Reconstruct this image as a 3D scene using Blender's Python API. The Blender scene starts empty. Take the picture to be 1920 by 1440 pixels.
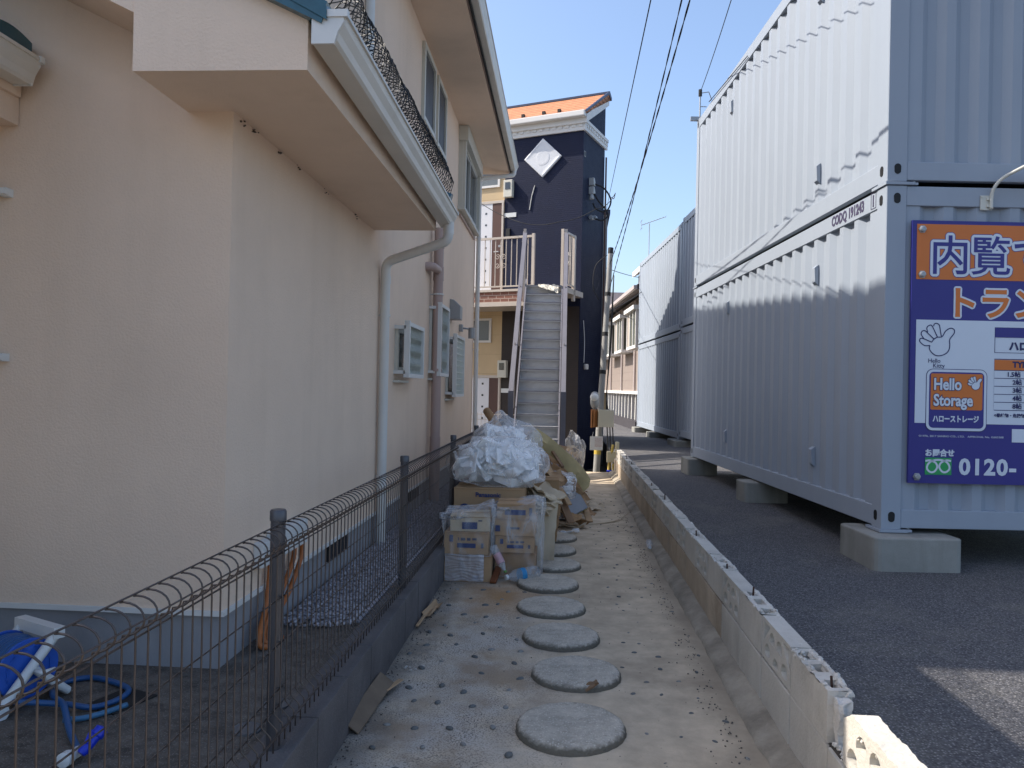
import bpy, bmesh, math, random
from mathutils import Vector, Matrix, noise
R = math.radians
random.seed(7)
scene = bpy.context.scene
COL = scene.collection

# ------------------------------------------------------------------ camera
YAW, PITCH, ROLL, FPX = R(3.8), R(0.28), R(1.2), 1430.0
cam_d = bpy.data.cameras.new('camera'); cam = bpy.data.objects.new('camera', cam_d); COL.objects.link(cam)
cam_d.sensor_width = 36.0; cam_d.lens = 36.0 * FPX / 1920.0
cam_d.clip_start = 0.05; cam_d.clip_end = 2000
cam.matrix_world = (Matrix.Translation((0, 0, 1.5)) @ Matrix.Rotation(YAW, 4, 'Z')
                    @ Matrix.Rotation(math.pi / 2 + PITCH, 4, 'X') @ Matrix.Rotation(ROLL, 4, 'Z'))
scene.camera = cam

# ------------------------------------------------------------------ light
SUN_TRAVEL = Vector((1.0, -0.06, -1.05)).normalized()
w = bpy.data.worlds.new('World'); scene.world = w; w.use_nodes = True
nt = w.node_tree; bg = nt.nodes['Background']
sky = nt.nodes.new('ShaderNodeTexSky'); sky.sky_type = 'NISHITA'; sky.sun_disc = False
sky.sun_elevation = math.asin(-SUN_TRAVEL.z); sky.sun_rotation = math.atan2(-SUN_TRAVEL.x, -SUN_TRAVEL.y)
sky.air_density = 1.0; sky.dust_density = 2.6; sky.ozone_density = 2.5; sky.altitude = 0
nt.links.new(sky.outputs[0], bg.inputs[0]); bg.inputs[1].default_value = 0.142
sun_d = bpy.data.lights.new('sun', 'SUN'); sun_d.energy = 3.5; sun_d.angle = R(0.55); sun_d.color = (1.0, 0.93, 0.83)
sun = bpy.data.objects.new('sun', sun_d); COL.objects.link(sun)
sun.rotation_euler = SUN_TRAVEL.to_track_quat('-Z', 'Y').to_euler(); sun.location = (-30, 0, 30)
scene.view_settings.view_transform = 'Standard'; scene.view_settings.look = 'None'
scene.view_settings.exposure = 1.0; scene.view_settings.gamma = 1.0; scene.view_settings.use_curve_mapping = False
scene.render.engine = 'CYCLES'; scene.cycles.max_bounces = 10; scene.cycles.transparent_max_bounces = 16
scene.cycles.sample_clamp_indirect = 6

def cw(lat, d):          # a point given square to the storage yard, which is turned 3.8 degrees against the path
    return (lat * math.cos(YAW) - d * math.sin(YAW), lat * math.sin(YAW) + d * math.cos(YAW))

# ------------------------------------------------------------------ mesh helpers
TM = {}
def setp(o, label=None, cat=None, group=None, kind=None):
    if label: o['label'] = label
    if cat: o['category'] = cat
    if group: o['group'] = group
    if kind: o['kind'] = kind
    return o

def thing(name, label, cat, loc=(0, 0, 0), rz=0.0, group=None):
    o = bpy.data.objects.new(name, None); COL.objects.link(o)
    o.empty_display_size = 0.2
    o.location = loc; o.rotation_euler = (0, 0, rz)
    TM[o.name] = Matrix.Translation(loc) @ Matrix.Rotation(rz, 4, 'Z')
    return setp(o, label, cat, group)

class MB:
    def __init__(s): s.bm = bmesh.new(); s.mi = 0
    def _f(s, vs):
        try:
            f = s.bm.faces.new(vs); f.material_index = s.mi; return f
        except ValueError: return None
    def poly(s, pts): return s._f([s.bm.verts.new(p) for p in pts])
    def box(s, x0, y0, z0, x1, y1, z1):
        v = [s.bm.verts.new((x, y, z)) for z in (z0, z1) for y in (y0, y1) for x in (x0, x1)]
        for q in ((0, 2, 3, 1), (4, 5, 7, 6), (0, 1, 5, 4), (2, 6, 7, 3), (0, 4, 6, 2), (1, 3, 7, 5)):
            s._f([v[i] for i in q])
        return s
    def obox(s, c, size, rot=(0, 0, 0), jit=0):
        from mathutils import Euler
        m = Matrix.Translation(c) @ Euler(rot).to_matrix().to_4x4()
        hx, hy, hz = [k / 2 for k in size]
        v = [s.bm.verts.new(m @ Vector((x + random.uniform(-jit, jit), y + random.uniform(-jit, jit), z + random.uniform(-jit, jit)))) for z in (-hz, hz) for y in (-hy, hy) for x in (-hx, hx)]
        for q in ((0, 2, 3, 1), (4, 5, 7, 6), (0, 1, 5, 4), (2, 6, 7, 3), (0, 4, 6, 2), (1, 3, 7, 5)):
            s._f([v[i] for i in q])
        return s
    def prism(s, pts, axis, a, b):        # polygon in the plane square to axis, from a to b; pts are the other two coords in order
        def P(p, t):
            return {'x': (t, p[0], p[1]), 'y': (p[0], t, p[1]), 'z': (p[0], p[1], t)}[axis]
        A = [s.bm.verts.new(P(p, a)) for p in pts]; B = [s.bm.verts.new(P(p, b)) for p in pts]
        s._f(A[::-1]); s._f(B); n = len(pts)
        for i in range(n): s._f([A[i], A[(i + 1) % n], B[(i + 1) % n], B[i]])
        return s
    def tube(s, pts, r, seg=8, closed=False, rfun=None):
        P = [Vector(p) for p in pts]; n = len(P); rings = []
        up = None
        for i in range(n):
            a = P[(i - 1) % n] if (closed or i > 0) else P[i]
            b = P[(i + 1) % n] if (closed or i < n - 1) else P[i]
            t = (b - a)
            if t.length < 1e-9: t = Vector((0, 0, 1))
            t.normalize()
            if up is None:
                up = Vector((0, 0, 1)) if abs(t.z) < 0.9 else Vector((1, 0, 0))
            u = (up - t * up.dot(t))
            if u.length < 1e-6: u = t.orthogonal()
            u.normalize(); v = t.cross(u); up = u
            rr = rfun(i / (n - 1)) if rfun else r
            rings.append([s.bm.verts.new(P[i] + (u * math.cos(2 * math.pi * k / seg) + v * math.sin(2 * math.pi * k / seg)) * rr) for k in range(seg)])
        m = n if closed else n - 1
        for i in range(m):
            A, B = rings[i], rings[(i + 1) % n]
            for k in range(seg): s._f([A[k], A[(k + 1) % seg], B[(k + 1) % seg], B[k]])
        if not closed: s._f(rings[0][::-1]); s._f(rings[-1])
        return s
    def cyl(s, p0, p1, r0, r1=None, seg=16):
        r1 = r0 if r1 is None else r1
        return s.tube([p0, p1], r0, seg, rfun=lambda t: r0 + (r1 - r0) * t)
    def lathe(s, prof, c=(0, 0, 0), seg=24, mtx=None, wob=0):
        rings = []
        for (r, z) in prof:
            rings.append([s.bm.verts.new((c[0] + r * math.cos(2 * math.pi * k / seg) * (1 + random.uniform(-wob, wob)), c[1] + r * math.sin(2 * math.pi * k / seg) * (1 + random.uniform(-wob, wob)), c[2] + z)) for k in range(seg)])
        for A, B in zip(rings, rings[1:]):
            for k in range(seg): s._f([A[k], A[(k + 1) % seg], B[(k + 1) % seg], B[k]])
        s._f(rings[0][::-1]); s._f(rings[-1])
        if mtx:
            for rg in rings:
                for v in rg: v.co = mtx @ v.co
        return s
    def add(s, me, mtx):
        off = len(s.bm.verts); vs = [s.bm.verts.new(mtx @ v.co) for v in me.vertices]
        for p in me.polygons: s._f([vs[i] for i in p.vertices])
        return s
    def build(s, name, mats, parent=None, smooth=False, bevel=0, seg=2, local=False, origin=True, kind=None):
        bm = s.bm
        bm.normal_update()
        if bevel:
            es = [e for e in bm.edges if len(e.link_faces) == 2 and e.calc_face_angle(0) > 0.5]
            bmesh.ops.bevel(bm, geom=es, offset=bevel, segments=seg, profile=0.7, affect='EDGES', clamp_overlap=True)
        me = bpy.data.meshes.new(name)
        loc = Vector((0, 0, 0))
        if parent is not None:
            T = TM[parent.name]
            if not local: bm.transform(T.inverted())
        elif origin and len(bm.verts):
            xs = [v.co.x for v in bm.verts]; ys = [v.co.y for v in bm.verts]; zs = [v.co.z for v in bm.verts]
            loc = Vector(((min(xs) + max(xs)) / 2, (min(ys) + max(ys)) / 2, min(zs)))
            bm.transform(Matrix.Translation(-loc))
        bm.to_mesh(me); bm.free()
        if not isinstance(mats, (list, tuple)): mats = [mats]
        for m in mats: me.materials.append(m)
        if smooth:
            me.polygons.foreach_set('use_smooth', [True] * len(me.polygons))
            if smooth is not True:
                me.set_sharp_from_angle(angle=smooth)
        o = bpy.data.objects.new(name, me); COL.objects.link(o)
        if parent is not None:
            o.parent = parent; TM[o.name] = TM[parent.name]
        else:
            o.location = loc; TM[o.name] = Matrix.Translation(loc)
        if kind: o['kind'] = kind
        return o

def _curve_mesh(cu):
    o = bpy.data.objects.new('tmp', cu); COL.objects.link(o)
    dg = bpy.context.evaluated_depsgraph_get()
    me = bpy.data.meshes.new_from_object(o.evaluated_get(dg))
    bpy.data.objects.remove(o); bpy.data.curves.remove(cu)
    return me
def text_mesh(body, size, bold=0.0, depth=0.001, sx=1.0, shear=0.0, align='LEFT', space=1.0, res=3):
    cu = bpy.data.curves.new('lettering', 'FONT'); cu.body = body; cu.size = size; cu.offset = bold; cu.extrude = depth
    cu.align_x = align; cu.shear = shear; cu.space_character = space; cu.resolution_u = res
    me = _curve_mesh(cu)
    if sx != 1.0:
        for v in me.vertices: v.co.x *= sx
    return me
def plate_mesh(loops, depth):       # loops: list of closed 2D polygons, the inner ones become holes; depth = half thickness
    cu = bpy.data.curves.new('plate', 'CURVE'); cu.dimensions = '2D'; cu.fill_mode = 'BOTH'; cu.extrude = depth
    for lp in loops:
        sp = cu.splines.new('POLY'); sp.points.add(len(lp) - 1); sp.use_cyclic_u = True
        for p, q in zip(sp.points, lp): p.co = (q[0], q[1], 0, 1)
    return _curve_mesh(cu)
def face_mtx(origin, right, up):    # maps a flat x/y mesh on to a wall
    r = Vector(right).normalized(); u = Vector(up).normalized(); n = r.cross(u)
    return Matrix(((r.x, u.x, n.x, origin[0]), (r.y, u.y, n.y, origin[1]), (r.z, u.z, n.z, origin[2]), (0, 0, 0, 1)))
def oval(cx, cy, w, h, n=16):
    r = w / 2; k = h / 2 - r; out = []
    for i in range(n):
        a = 2 * math.pi * i / n
        out.append((cx + r * math.cos(a), cy + r * math.sin(a) + (k if math.sin(a) >= 0 else -k)))
    return out
def circ(cx, cy, r, n=16, a0=0, a1=2 * math.pi):
    return [(cx + r * math.cos(a0 + (a1 - a0) * i / n), cy + r * math.sin(a0 + (a1 - a0) * i / n)) for i in range(n)]
def rrect(x0, y0, x1, y1, r, n=5):
    out = []
    for cx, cy, a in ((x1 - r, y1 - r, 0), (x0 + r, y1 - r, 90), (x0 + r, y0 + r, 180), (x1 - r, y0 + r, 270)):
        for i in range(n + 1):
            t = R(a + 90 * i / n); out.append((cx + r * math.cos(t), cy + r * math.sin(t)))
    return out
def bez(pts, n=8):                  # Catmull-Rom through the points
    P = [Vector(p) for p in pts]; P = [2 * P[0] - P[1]] + P + [2 * P[-1] - P[-2]]; out = []
    for i in range(1, len(P) - 2):
        a, b, c, d = P[i - 1:i + 3]
        for k in range(n):
            t = k / n
            out.append(0.5 * ((2 * b) + (c - a) * t + (2 * a - 5 * b + 4 * c - d) * t * t + (3 * b - a - 3 * c + d) * t ** 3))
    out.append(P[-2]); return out
def ncol(p, s, seed=0.0): return noise.noise(Vector((p[0] * s + seed, p[1] * s - seed, p[2] * s + 2 * seed)))

# ------------------------------------------------------------------ materials
MATS = {}
def mat(name, base, rough=0.6, var=0.12, vscale=2.0, bump=0.0, bscale=60.0, bdist=0.01, metal=0.0, spec=0.4, dirt=None, speck=None, stretch=None, streak=None):
    """dirt=(colour, scale, threshold, amount); speck=(colour, scale, size); streak=(colour, amount): runs down walls"""
    m = bpy.data.materials.new(name); m.use_nodes = True; n = m.node_tree; L = n.links
    b = n.nodes['Principled BSDF']; b.inputs['Roughness'].default_value = rough; b.inputs['Metallic'].default_value = metal
    b.inputs['Specular IOR Level'].default_value = spec
    tc = n.nodes.new('ShaderNodeTexCoord'); co = tc.outputs['Object']
    if stretch:
        mp = n.nodes.new('ShaderNodeMapping'); mp.inputs['Scale'].default_value = stretch; L.new(co, mp.inputs[0]); co = mp.outputs[0]
    def nz(scale, detail=4, rough_=0.55, src=None):
        t = n.nodes.new('ShaderNodeTexNoise'); t.inputs['Scale'].default_value = scale; t.inputs['Detail'].default_value = detail
        t.inputs['Roughness'].default_value = rough_; L.new(src or co, t.inputs['Vector']); return t.outputs['Fac']
    def ramp(src, p0, p1):
        r = n.nodes.new('ShaderNodeMapRange'); r.inputs[1].default_value = p0; r.inputs[2].default_value = p1; L.new(src, r.inputs[0]); return r.outputs[0]
    def mix(fac, a, c):
        x = n.nodes.new('ShaderNodeMix'); x.data_type = 'RGBA'
        if isinstance(fac, float): x.inputs[0].default_value = fac
        else: L.new(fac, x.inputs[0])
        for s_, k in ((a, 6), (c, 7)):
            if isinstance(s_, tuple): x.inputs[k].default_value = s_ + (1,)
            else: L.new(s_, x.inputs[k])
        return x.outputs[2]
    lo = tuple(c * (1 - var) for c in base); hi = tuple(min(1, c * (1 + var)) for c in base)
    colr = mix(ramp(nz(vscale, 6, 0.62), 0.3, 0.7), lo, hi)
    if dirt:
        dcol, dsc, dth, damt = dirt
        f = ramp(nz(dsc, 8, 0.7), dth, dth + 0.22)
        ml = n.nodes.new('ShaderNodeMath'); ml.operation = 'MULTIPLY'; L.new(f, ml.inputs[0]); ml.inputs[1].default_value = damt
        colr = mix(ml.outputs[0], colr, dcol)
    if streak:
        mp = n.nodes.new('ShaderNodeMapping'); mp.inputs['Scale'].default_value = (2.2, 2.2, 0.22); L.new(tc.outputs['Object'], mp.inputs[0])
        f = ramp(nz(1.6, 6, 0.65, mp.outputs[0]), 0.5, 0.75)
        ml = n.nodes.new('ShaderNodeMath'); ml.operation = 'MULTIPLY'; L.new(f, ml.inputs[0]); ml.inputs[1].default_value = streak[1]
        colr = mix(ml.outputs[0], colr, streak[0])
    if speck:
        scol, ssc, ssz = speck
        v = n.nodes.new('ShaderNodeTexVoronoi'); v.inputs['Scale'].default_value = ssc; L.new(co, v.inputs['Vector'])
        f = ramp(v.outputs['Distance'], ssz, ssz * 0.5)
        cr = n.nodes.new('ShaderNodeSeparateColor'); L.new(v.outputs['Color'], cr.inputs[0])
        ml = n.nodes.new('ShaderNodeMath'); ml.operation = 'MULTIPLY'; L.new(f, ml.inputs[0]); L.new(cr.outputs[0], ml.inputs[1])
        colr = mix(ml.outputs[0], colr, scol)
    L.new(colr, b.inputs['Base Color'])
    rv = n.nodes.new('ShaderNodeMapRange'); L.new(nz(vscale * 3), rv.inputs[0]); rv.inputs[3].default_value = max(0.03, rough - 0.08); rv.inputs[4].default_value = min(1, rough + 0.08)
    L.new(rv.outputs[0], b.inputs['Roughness'])
    if bump:
        bp = n.nodes.new('ShaderNodeBump'); bp.inputs['Strength'].default_value = bump; bp.inputs['Distance'].default_value = bdist
        L.new(nz(bscale, 5, 0.6), bp.inputs['Height']); L.new(bp.outputs[0], b.inputs['Normal'])
    MATS[name] = m
    return m
def lines_bump(m, axis, freq, strength, dist=0.01, dark=None, width=0.12):
    """fine parallel grooves (siding, shingles) square to axis, in object space"""
    n = m.node_tree; L = n.links; b = n.nodes['Principled BSDF']
    tc = n.nodes.new('ShaderNodeTexCoord'); sp = n.nodes.new('ShaderNodeSeparateXYZ'); L.new(tc.outputs['Object'], sp.inputs[0])
    a = n.nodes.new('ShaderNodeMath'); a.operation = 'MULTIPLY'; a.inputs[1].default_value = freq; L.new(sp.outputs['XYZ'.index(axis)], a.inputs[0])
    f = n.nodes.new('ShaderNodeMath'); f.operation = 'FRACT'; L.new(a.outputs[0], f.inputs[0])
    r = n.nodes.new('ShaderNodeMapRange'); r.inputs[1].default_value = 0; r.inputs[2].default_value = width; L.new(f.outputs[0], r.inputs[0])
    bp = n.nodes.new('ShaderNodeBump'); bp.inputs['Strength'].default_value = strength; bp.inputs['Distance'].default_value = dist
    L.new(r.outputs[0], bp.inputs['Height'])
    old = b.inputs['Normal'].links
    if old: L.new(old[0].from_socket, bp.inputs['Normal'])
    L.new(bp.outputs[0], b.inputs['Normal'])
    if dark:
        src = b.inputs['Base Color'].links[0].from_socket
        x = n.nodes.new('ShaderNodeMix'); x.data_type = 'RGBA'; L.new(r.outputs[0], x.inputs[0]); x.inputs[6].default_value = dark + (1,)
        L.new(src, x.inputs[7]); L.new(x.outputs[2], b.inputs['Base Color'])
def film(name, tint, opac, rough=0.2, vscale=9.0, bump=0.5, lo=0.3, trans=0.0):
    m = bpy.data.materials.new(name); m.use_nodes = True; n = m.node_tree; L = n.links
    b = n.nodes['Principled BSDF']; b.inputs['Base Color'].default_value = tint + (1,); b.inputs['Roughness'].default_value = rough
    tc = n.nodes.new('ShaderNodeTexCoord')
    mp = n.nodes.new('ShaderNodeMapping'); mp.inputs['Scale'].default_value = (1, 1, 0.45); mp.inputs['Rotation'].default_value = (0.4, 0.5, 0.2); L.new(tc.outputs['Object'], mp.inputs[0])
    t = n.nodes.new('ShaderNodeTexNoise'); t.inputs['Scale'].default_value = vscale; t.inputs['Detail'].default_value = 6; t.inputs['Distortion'].default_value = 1.2; L.new(mp.outputs[0], t.inputs['Vector'])
    lw = n.nodes.new('ShaderNodeLayerWeight'); lw.inputs[0].default_value = 0.35
    r = n.nodes.new('ShaderNodeMapRange'); r.inputs[1].default_value = 0.42; r.inputs[2].default_value = 0.72; r.inputs[3].default_value = opac * lo; r.inputs[4].default_value = opac; L.new(t.outputs['Fac'], r.inputs[0])
    mx = n.nodes.new('ShaderNodeMath'); mx.operation = 'MAXIMUM'; L.new(r.outputs[0], mx.inputs[0])
    m2 = n.nodes.new('ShaderNodeMath'); m2.operation = 'MULTIPLY'; m2.inputs[1].default_value = min(1.0, opac * 1.3); L.new(lw.outputs['Facing'], m2.inputs[0]); L.new(m2.outputs[0], mx.inputs[1])
    L.new(mx.outputs[0], b.inputs['Alpha']); b.inputs['Transmission Weight'].default_value = 0.0
    if trans:
        b.inputs['Subsurface Weight'].default_value = trans; b.inputs['Subsurface Radius'].default_value = (.05, .05, .05); b.inputs['Subsurface Scale'].default_value = 1.0
    bp = n.nodes.new('ShaderNodeBump'); bp.inputs['Strength'].default_value = bump; bp.inputs['Distance'].default_value = 0.03; L.new(t.outputs['Fac'], bp.inputs['Height']); L.new(bp.outputs[0], b.inputs['Normal'])
    return m

stucco = mat('stucco', (0.765, 0.605, 0.475), 0.9, 0.07, 0.7, 0.42, 95, 0.010, spec=0.15, streak=((0.58, 0.45, 0.34), 0.25))
foundation_m = mat('render_grey', (0.30, 0.305, 0.325), 0.85, 0.12, 2, 0.15, 40, spec=0.2, streak=((0.1, 0.1, 0.1), 0.35))
trim_white = mat('trim_white', (0.66, 0.66, 0.64), 0.5, 0.05)
gutter_m = mat('gutter_plastic', (0.60, 0.57, 0.51), 0.38, 0.07, 3, dirt=((0.35, 0.32, 0.27), 5, 0.58, 0.5))
pipe_grey = mat('downpipe_grey', (0.66, 0.65, 0.62), 0.4, 0.05, 3, streak=((0.5, 0.48, 0.45), 0.4))
pipe_pink = mat('drainpipe_pink', (0.42, 0.31, 0.275), 0.5, 0.06, 2)
teal_tile = mat('teal_tile', (0.018, 0.085, 0.115), 0.22, 0.3, 6, 0.1, 20, spec=0.6)
navy_tile = mat('navy_tile', (0.012, 0.016, 0.03), 0.35, 0.3, 6, spec=0.5)
net_m = mat('black_net', (0.012, 0.012, 0.013), 0.6)
frame_cream = mat('window_frame', (0.56, 0.55, 0.49), 0.4, 0.04)
alu = mat('window_alu', (0.50, 0.51, 0.50), 0.35, 0.05, metal=0.3)
glass_dark = mat('window_glass', (0.035, 0.04, 0.045), 0.08, 0.3, 1.5, spec=0.8)
louvre = mat('louvre_dark', (0.045, 0.045, 0.05), 0.5, 0.1)
lattice = mat('lattice', (0.60, 0.62, 0.57), 0.4, 0.06, metal=0.2)
metal_grey = mat('metal_grey', (0.33, 0.34, 0.35), 0.42, 0.08, metal=0.5)
fence_m = mat('fence_bronze', (0.078, 0.063, 0.058), 0.35, 0.15, 8, metal=0.4, spec=0.5)
post_m = mat('fence_post', (0.085, 0.085, 0.095), 0.38, 0.1, 4, metal=0.4)
curb_m = mat('curb_block', (0.12, 0.112, 0.112), 0.9, 0.25, 3, 0.6, 90, 0.006, spec=0.15, dirt=((0.16, 0.15, 0.14), 6, 0.55, 0.6), speck=((0.2, 0.19, 0.18), 160, 0.3))
slab_m = mat('yard_slab', (0.13, 0.115, 0.10), 0.92, 0.45, 14, 1.0, 90, 0.01, spec=0.12, dirt=((0.07, 0.062, 0.057), 2.2, 0.5, 0.7), speck=((0.27, 0.25, 0.225), 120, 0.4))
gravel_m = mat('gravel', (0.33, 0.32, 0.345), 0.85, 0.55, 40, spec=0.25)
orange_hose = mat('orange_hose', (0.36, 0.115, 0.03), 0.5, 0.15, 8)
box_white = mat('box_white', (0.62, 0.63, 0.62), 0.45, 0.04)
hose_blue = mat('hose_blue', (0.02, 0.085, 0.23), 0.3, 0.15, 6)
hose_pale = mat('hose_blue_faded', (0.05, 0.155, 0.28), 0.35, 0.15, 6)
reel_blue = mat('reel_blue', (0.02, 0.09, 0.42), 0.35, 0.1, 4)
nozzle_blue = mat('nozzle_blue', (0.012, 0.04, 0.5), 0.3, 0.1, 4)
black_m = mat('black', (0.008, 0.008, 0.009), 0.6)
rubber = mat('rubber', (0.015, 0.015, 0.016), 0.7)
# ------------------------------------------------------------------ ground, path, asphalt
path_m = mat('path_concrete', (0.55, 0.45, 0.325), 0.9, 0.22, 5, 0.35, 60, 0.006, spec=0.15, dirt=((0.33, 0.265, 0.19), 1.4, 0.46, 0.8))
def path_nodes(m):
    n = m.node_tree; L = n.links; b = n.nodes['Principled BSDF']
    src = b.inputs['Base Color'].links[0].from_socket
    tc = n.nodes.new('ShaderNodeTexCoord'); sp = n.nodes.new('ShaderNodeSeparateXYZ'); L.new(tc.outputs['Object'], sp.inputs[0])
    def nz(scale, det=6, ro=0.65):
        t = n.nodes.new('ShaderNodeTexNoise'); t.inputs['Scale'].default_value = scale; t.inputs['Detail'].default_value = det; t.inputs['Roughness'].default_value = ro
        L.new(tc.outputs['Object'], t.inputs['Vector']); return t.outputs['Fac']
    def mth(op, a, c):
        x = n.nodes.new('ShaderNodeMath'); x.operation = op; x.use_clamp = op == 'MULTIPLY'
        for i, s_ in enumerate((a, c)):
            if isinstance(s_, (int, float)): x.inputs[i].default_value = s_
            else: L.new(s_, x.inputs[i])
        return x.outputs[0]
    def rng(s_, a, c):
        r = n.nodes.new('ShaderNodeMapRange'); r.inputs[1].default_value = a; r.inputs[2].default_value = c; L.new(s_, r.inputs[0]); return r.outputs[0]
    def mix(f, a, col):
        x = n.nodes.new('ShaderNodeMix'); x.data_type = 'RGBA'; L.new(f, x.inputs[0]); L.new(a, x.inputs[6]); x.inputs[7].default_value = col + (1,); return x.outputs[2]
    wob = mth('ADD', sp.outputs[0], mth('MULTIPLY', nz(2.2), 1.0))
    left = rng(wob, 0.65, 0.15)                                    # the weathered, bare concrete towards the fence
    c = mix(mth('MULTIPLY', left, rng(nz(3.0), 0.35, 0.6)), src, (0.50, 0.45, 0.385))
    v = n.nodes.new('ShaderNodeTexNoise'); v.inputs['Scale'].default_value = 130; v.inputs['Detail'].default_value = 3; L.new(tc.outputs['Object'], v.inputs['Vector'])
    c = mix(mth('MULTIPLY', mth('MULTIPLY', left, rng(v.outputs['Fac'], 0.49, 0.62)), rng(nz(4.0), 0.25, 0.6)), c, (0.13, 0.115, 0.10))
    c = mix(mth('MULTIPLY', mth('MULTIPLY', left, rng(nz(1.7), 0.48, 0.62)), 0.75), c, (0.30, 0.22, 0.145))   # brown blotches
    edge = rng(mth('ADD', sp.outputs[0], mth('MULTIPLY', nz(5.0), 0.4)), -0.48, -0.72)
    c = mix(mth('MULTIPLY', edge, 0.8), c, (0.13, 0.115, 0.10))   # dirt along the kerb
    # rust spill by the boxes
    dx = mth('SUBTRACT', sp.outputs[0], -0.42); dy = mth('SUBTRACT', sp.outputs[1], 5.45)
    d = mth('SQRT', mth('ADD', mth('MULTIPLY', dx, dx), mth('MULTIPLY', mth('MULTIPLY', dy, dy), 0.35)), 0)
    d = mth('ADD', d, mth('MULTIPLY', mth('SUBTRACT', nz(5.0), 0.5), 0.35))
    c = mix(mth('MULTIPLY', rng(d, 0.36, 0.03), 0.75), c, (0.40, 0.23, 0.10))
    redge = rng(mth('ADD', sp.outputs[0], mth('MULTIPLY', nz(4.0), 0.3)), 0.82, 1.0)
    c = mix(mth('MULTIPLY', redge, 0.55), c, (0.24, 0.20, 0.15))
    L.new(c, b.inputs['Base Color'])
path_nodes(path_m)
# (squared distances must not clamp)
for nd in path_m.node_tree.nodes:
    if nd.bl_idname == 'ShaderNodeMath' and nd.operation == 'MULTIPLY': nd.use_clamp = False

asphalt_m = mat('asphalt', (0.086, 0.084, 0.090), 0.78, 0.7, 62, 1.0, 95, 0.02, spec=0.35, dirt=((0.17, 0.158, 0.14), 1.7, 0.50, 0.65), speck=((0.33, 0.32, 0.31), 85, 0.45))
ground_m = mat('earth', (0.10, 0.085, 0.065), 0.95, 0.3, 1.5, 0.5, 30, spec=0.1)

m_ = MB(); m_.box(-300, -300, -1.2, 300, 600, -0.36); setp(m_.build('ground', ground_m, origin=False), kind='structure')
m_ = MB()
nx, ny = 40, 170
vs = [[None] * (ny + 1) for _ in range(nx + 1)]
for i in range(nx + 1):
    for j in range(ny + 1):
        x = -0.93 + 1.93 * i / nx; y = -1.5 + 15.45 * j / ny
        z = 0.006 * ncol((x, y, 0), 1.5) + 0.0025 * ncol((x, y, 3), 9)
        vs[i][j] = m_.bm.verts.new((x, y, z))
for i in range(nx):
    for j in range(ny): m_._f([vs[i][j], vs[i + 1][j], vs[i + 1][j + 1], vs[i][j + 1]])
for i in range(nx):
    a, b = vs[i][ny], vs[i + 1][ny]
    m_._f([a, b, m_.bm.verts.new((b.co.x, b.co.y, -0.4)), m_.bm.verts.new((a.co.x, a.co.y, -0.4))])
setp(m_.build('path', path_m, smooth=R(40), origin=False), kind='structure')

def az(y):
    P = ((-99, .23), (5.6, .23), (8.5, .268), (11.5, .255), (14, .24), (18, .215), (26, .19), (99, .19))
    for (a, u), (b, v) in zip(P, P[1:]):
        if a <= y <= b: return u + (v - u) * (y - a) / (b - a)
m_ = MB(); ys = [-8, -2, 2, 5.6, 7, 8.5, 10, 11.5, 14, 16, 18, 22, 26, 30, 60]
xs_ = lambda y: 1.05 if y < 13.8 else (1.05 + 0.0 * y)
rows = [(m_.bm.verts.new((1.045, y, az(y))), m_.bm.verts.new((30, y, az(y)))) for y in ys]
for a, b in zip(rows, rows[1:]): m_._f([a[0], a[1], b[1], b[0]])
for a, b in zip(rows, rows[1:]):
    m_._f([m_.bm.verts.new((1.045, a[0].co.y, -0.4)), a[0], b[0], m_.bm.verts.new((1.045, b[0].co.y, -0.4))])
setp(m_.build('asphalt_yard', asphalt_m, origin=False), kind='structure')

m_ = MB(); m_.box(-9, -6, -0.35, -1.035, 13.2, 0.24)
setp(m_.build('yard_slab_floor', slab_m, origin=False), kind='structure')
m_ = MB(); m_.box(-6, 13.2, -0.35, 0.45, 24, -0.28)
setp(m_.build('back_yard', slab_m, origin=False), kind='structure')

# gravel strip between house and fence
m_ = MB(); ico = bmesh.new(); bmesh.ops.create_icosphere(ico, subdivisions=1, radius=1.0)
iv = [v.co.copy() for v in ico.verts]; ifc = [[v.index for v in f.verts] for f in ico.faces]; ico.free()
def lump(m, c, r, flat=0.7):
    rz = random.uniform(0, 6.28); k = [random.uniform(0.65, 1.2) for _ in range(3)]
    M_ = Matrix.Rotation(rz, 3, 'Z') @ Matrix.Rotation(random.uniform(-0.6, 0.6), 3, 'X')
    v = [m.bm.verts.new(Vector(c) + M_ @ Vector((p.x * r * k[0] * random.uniform(.8, 1.2), p.y * r * k[1] * random.uniform(.8, 1.2), p.z * r * k[2] * flat))) for p in iv]
    for f in ifc: m._f([v[i] for i in f])
m_.box(-1.455, 3.98, 0.236, -1.045, 12.2, 0.25)
for i in range(5200):
    y = 3.86 + 8.3 * random.random() ** 1.5; x = random.uniform(-1.44, -1.06)
    if y < 4.0 and random.random() < 0.5: continue
    lump(m_, (x, y, 0.255 + random.uniform(-0.004, 0.014)), random.uniform(0.007, 0.0135))
setp(m_.build('gravel', gravel_m, origin=False), 'dark grey gravel strip between the house wall and the wire fence', kind='stuff')

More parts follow.
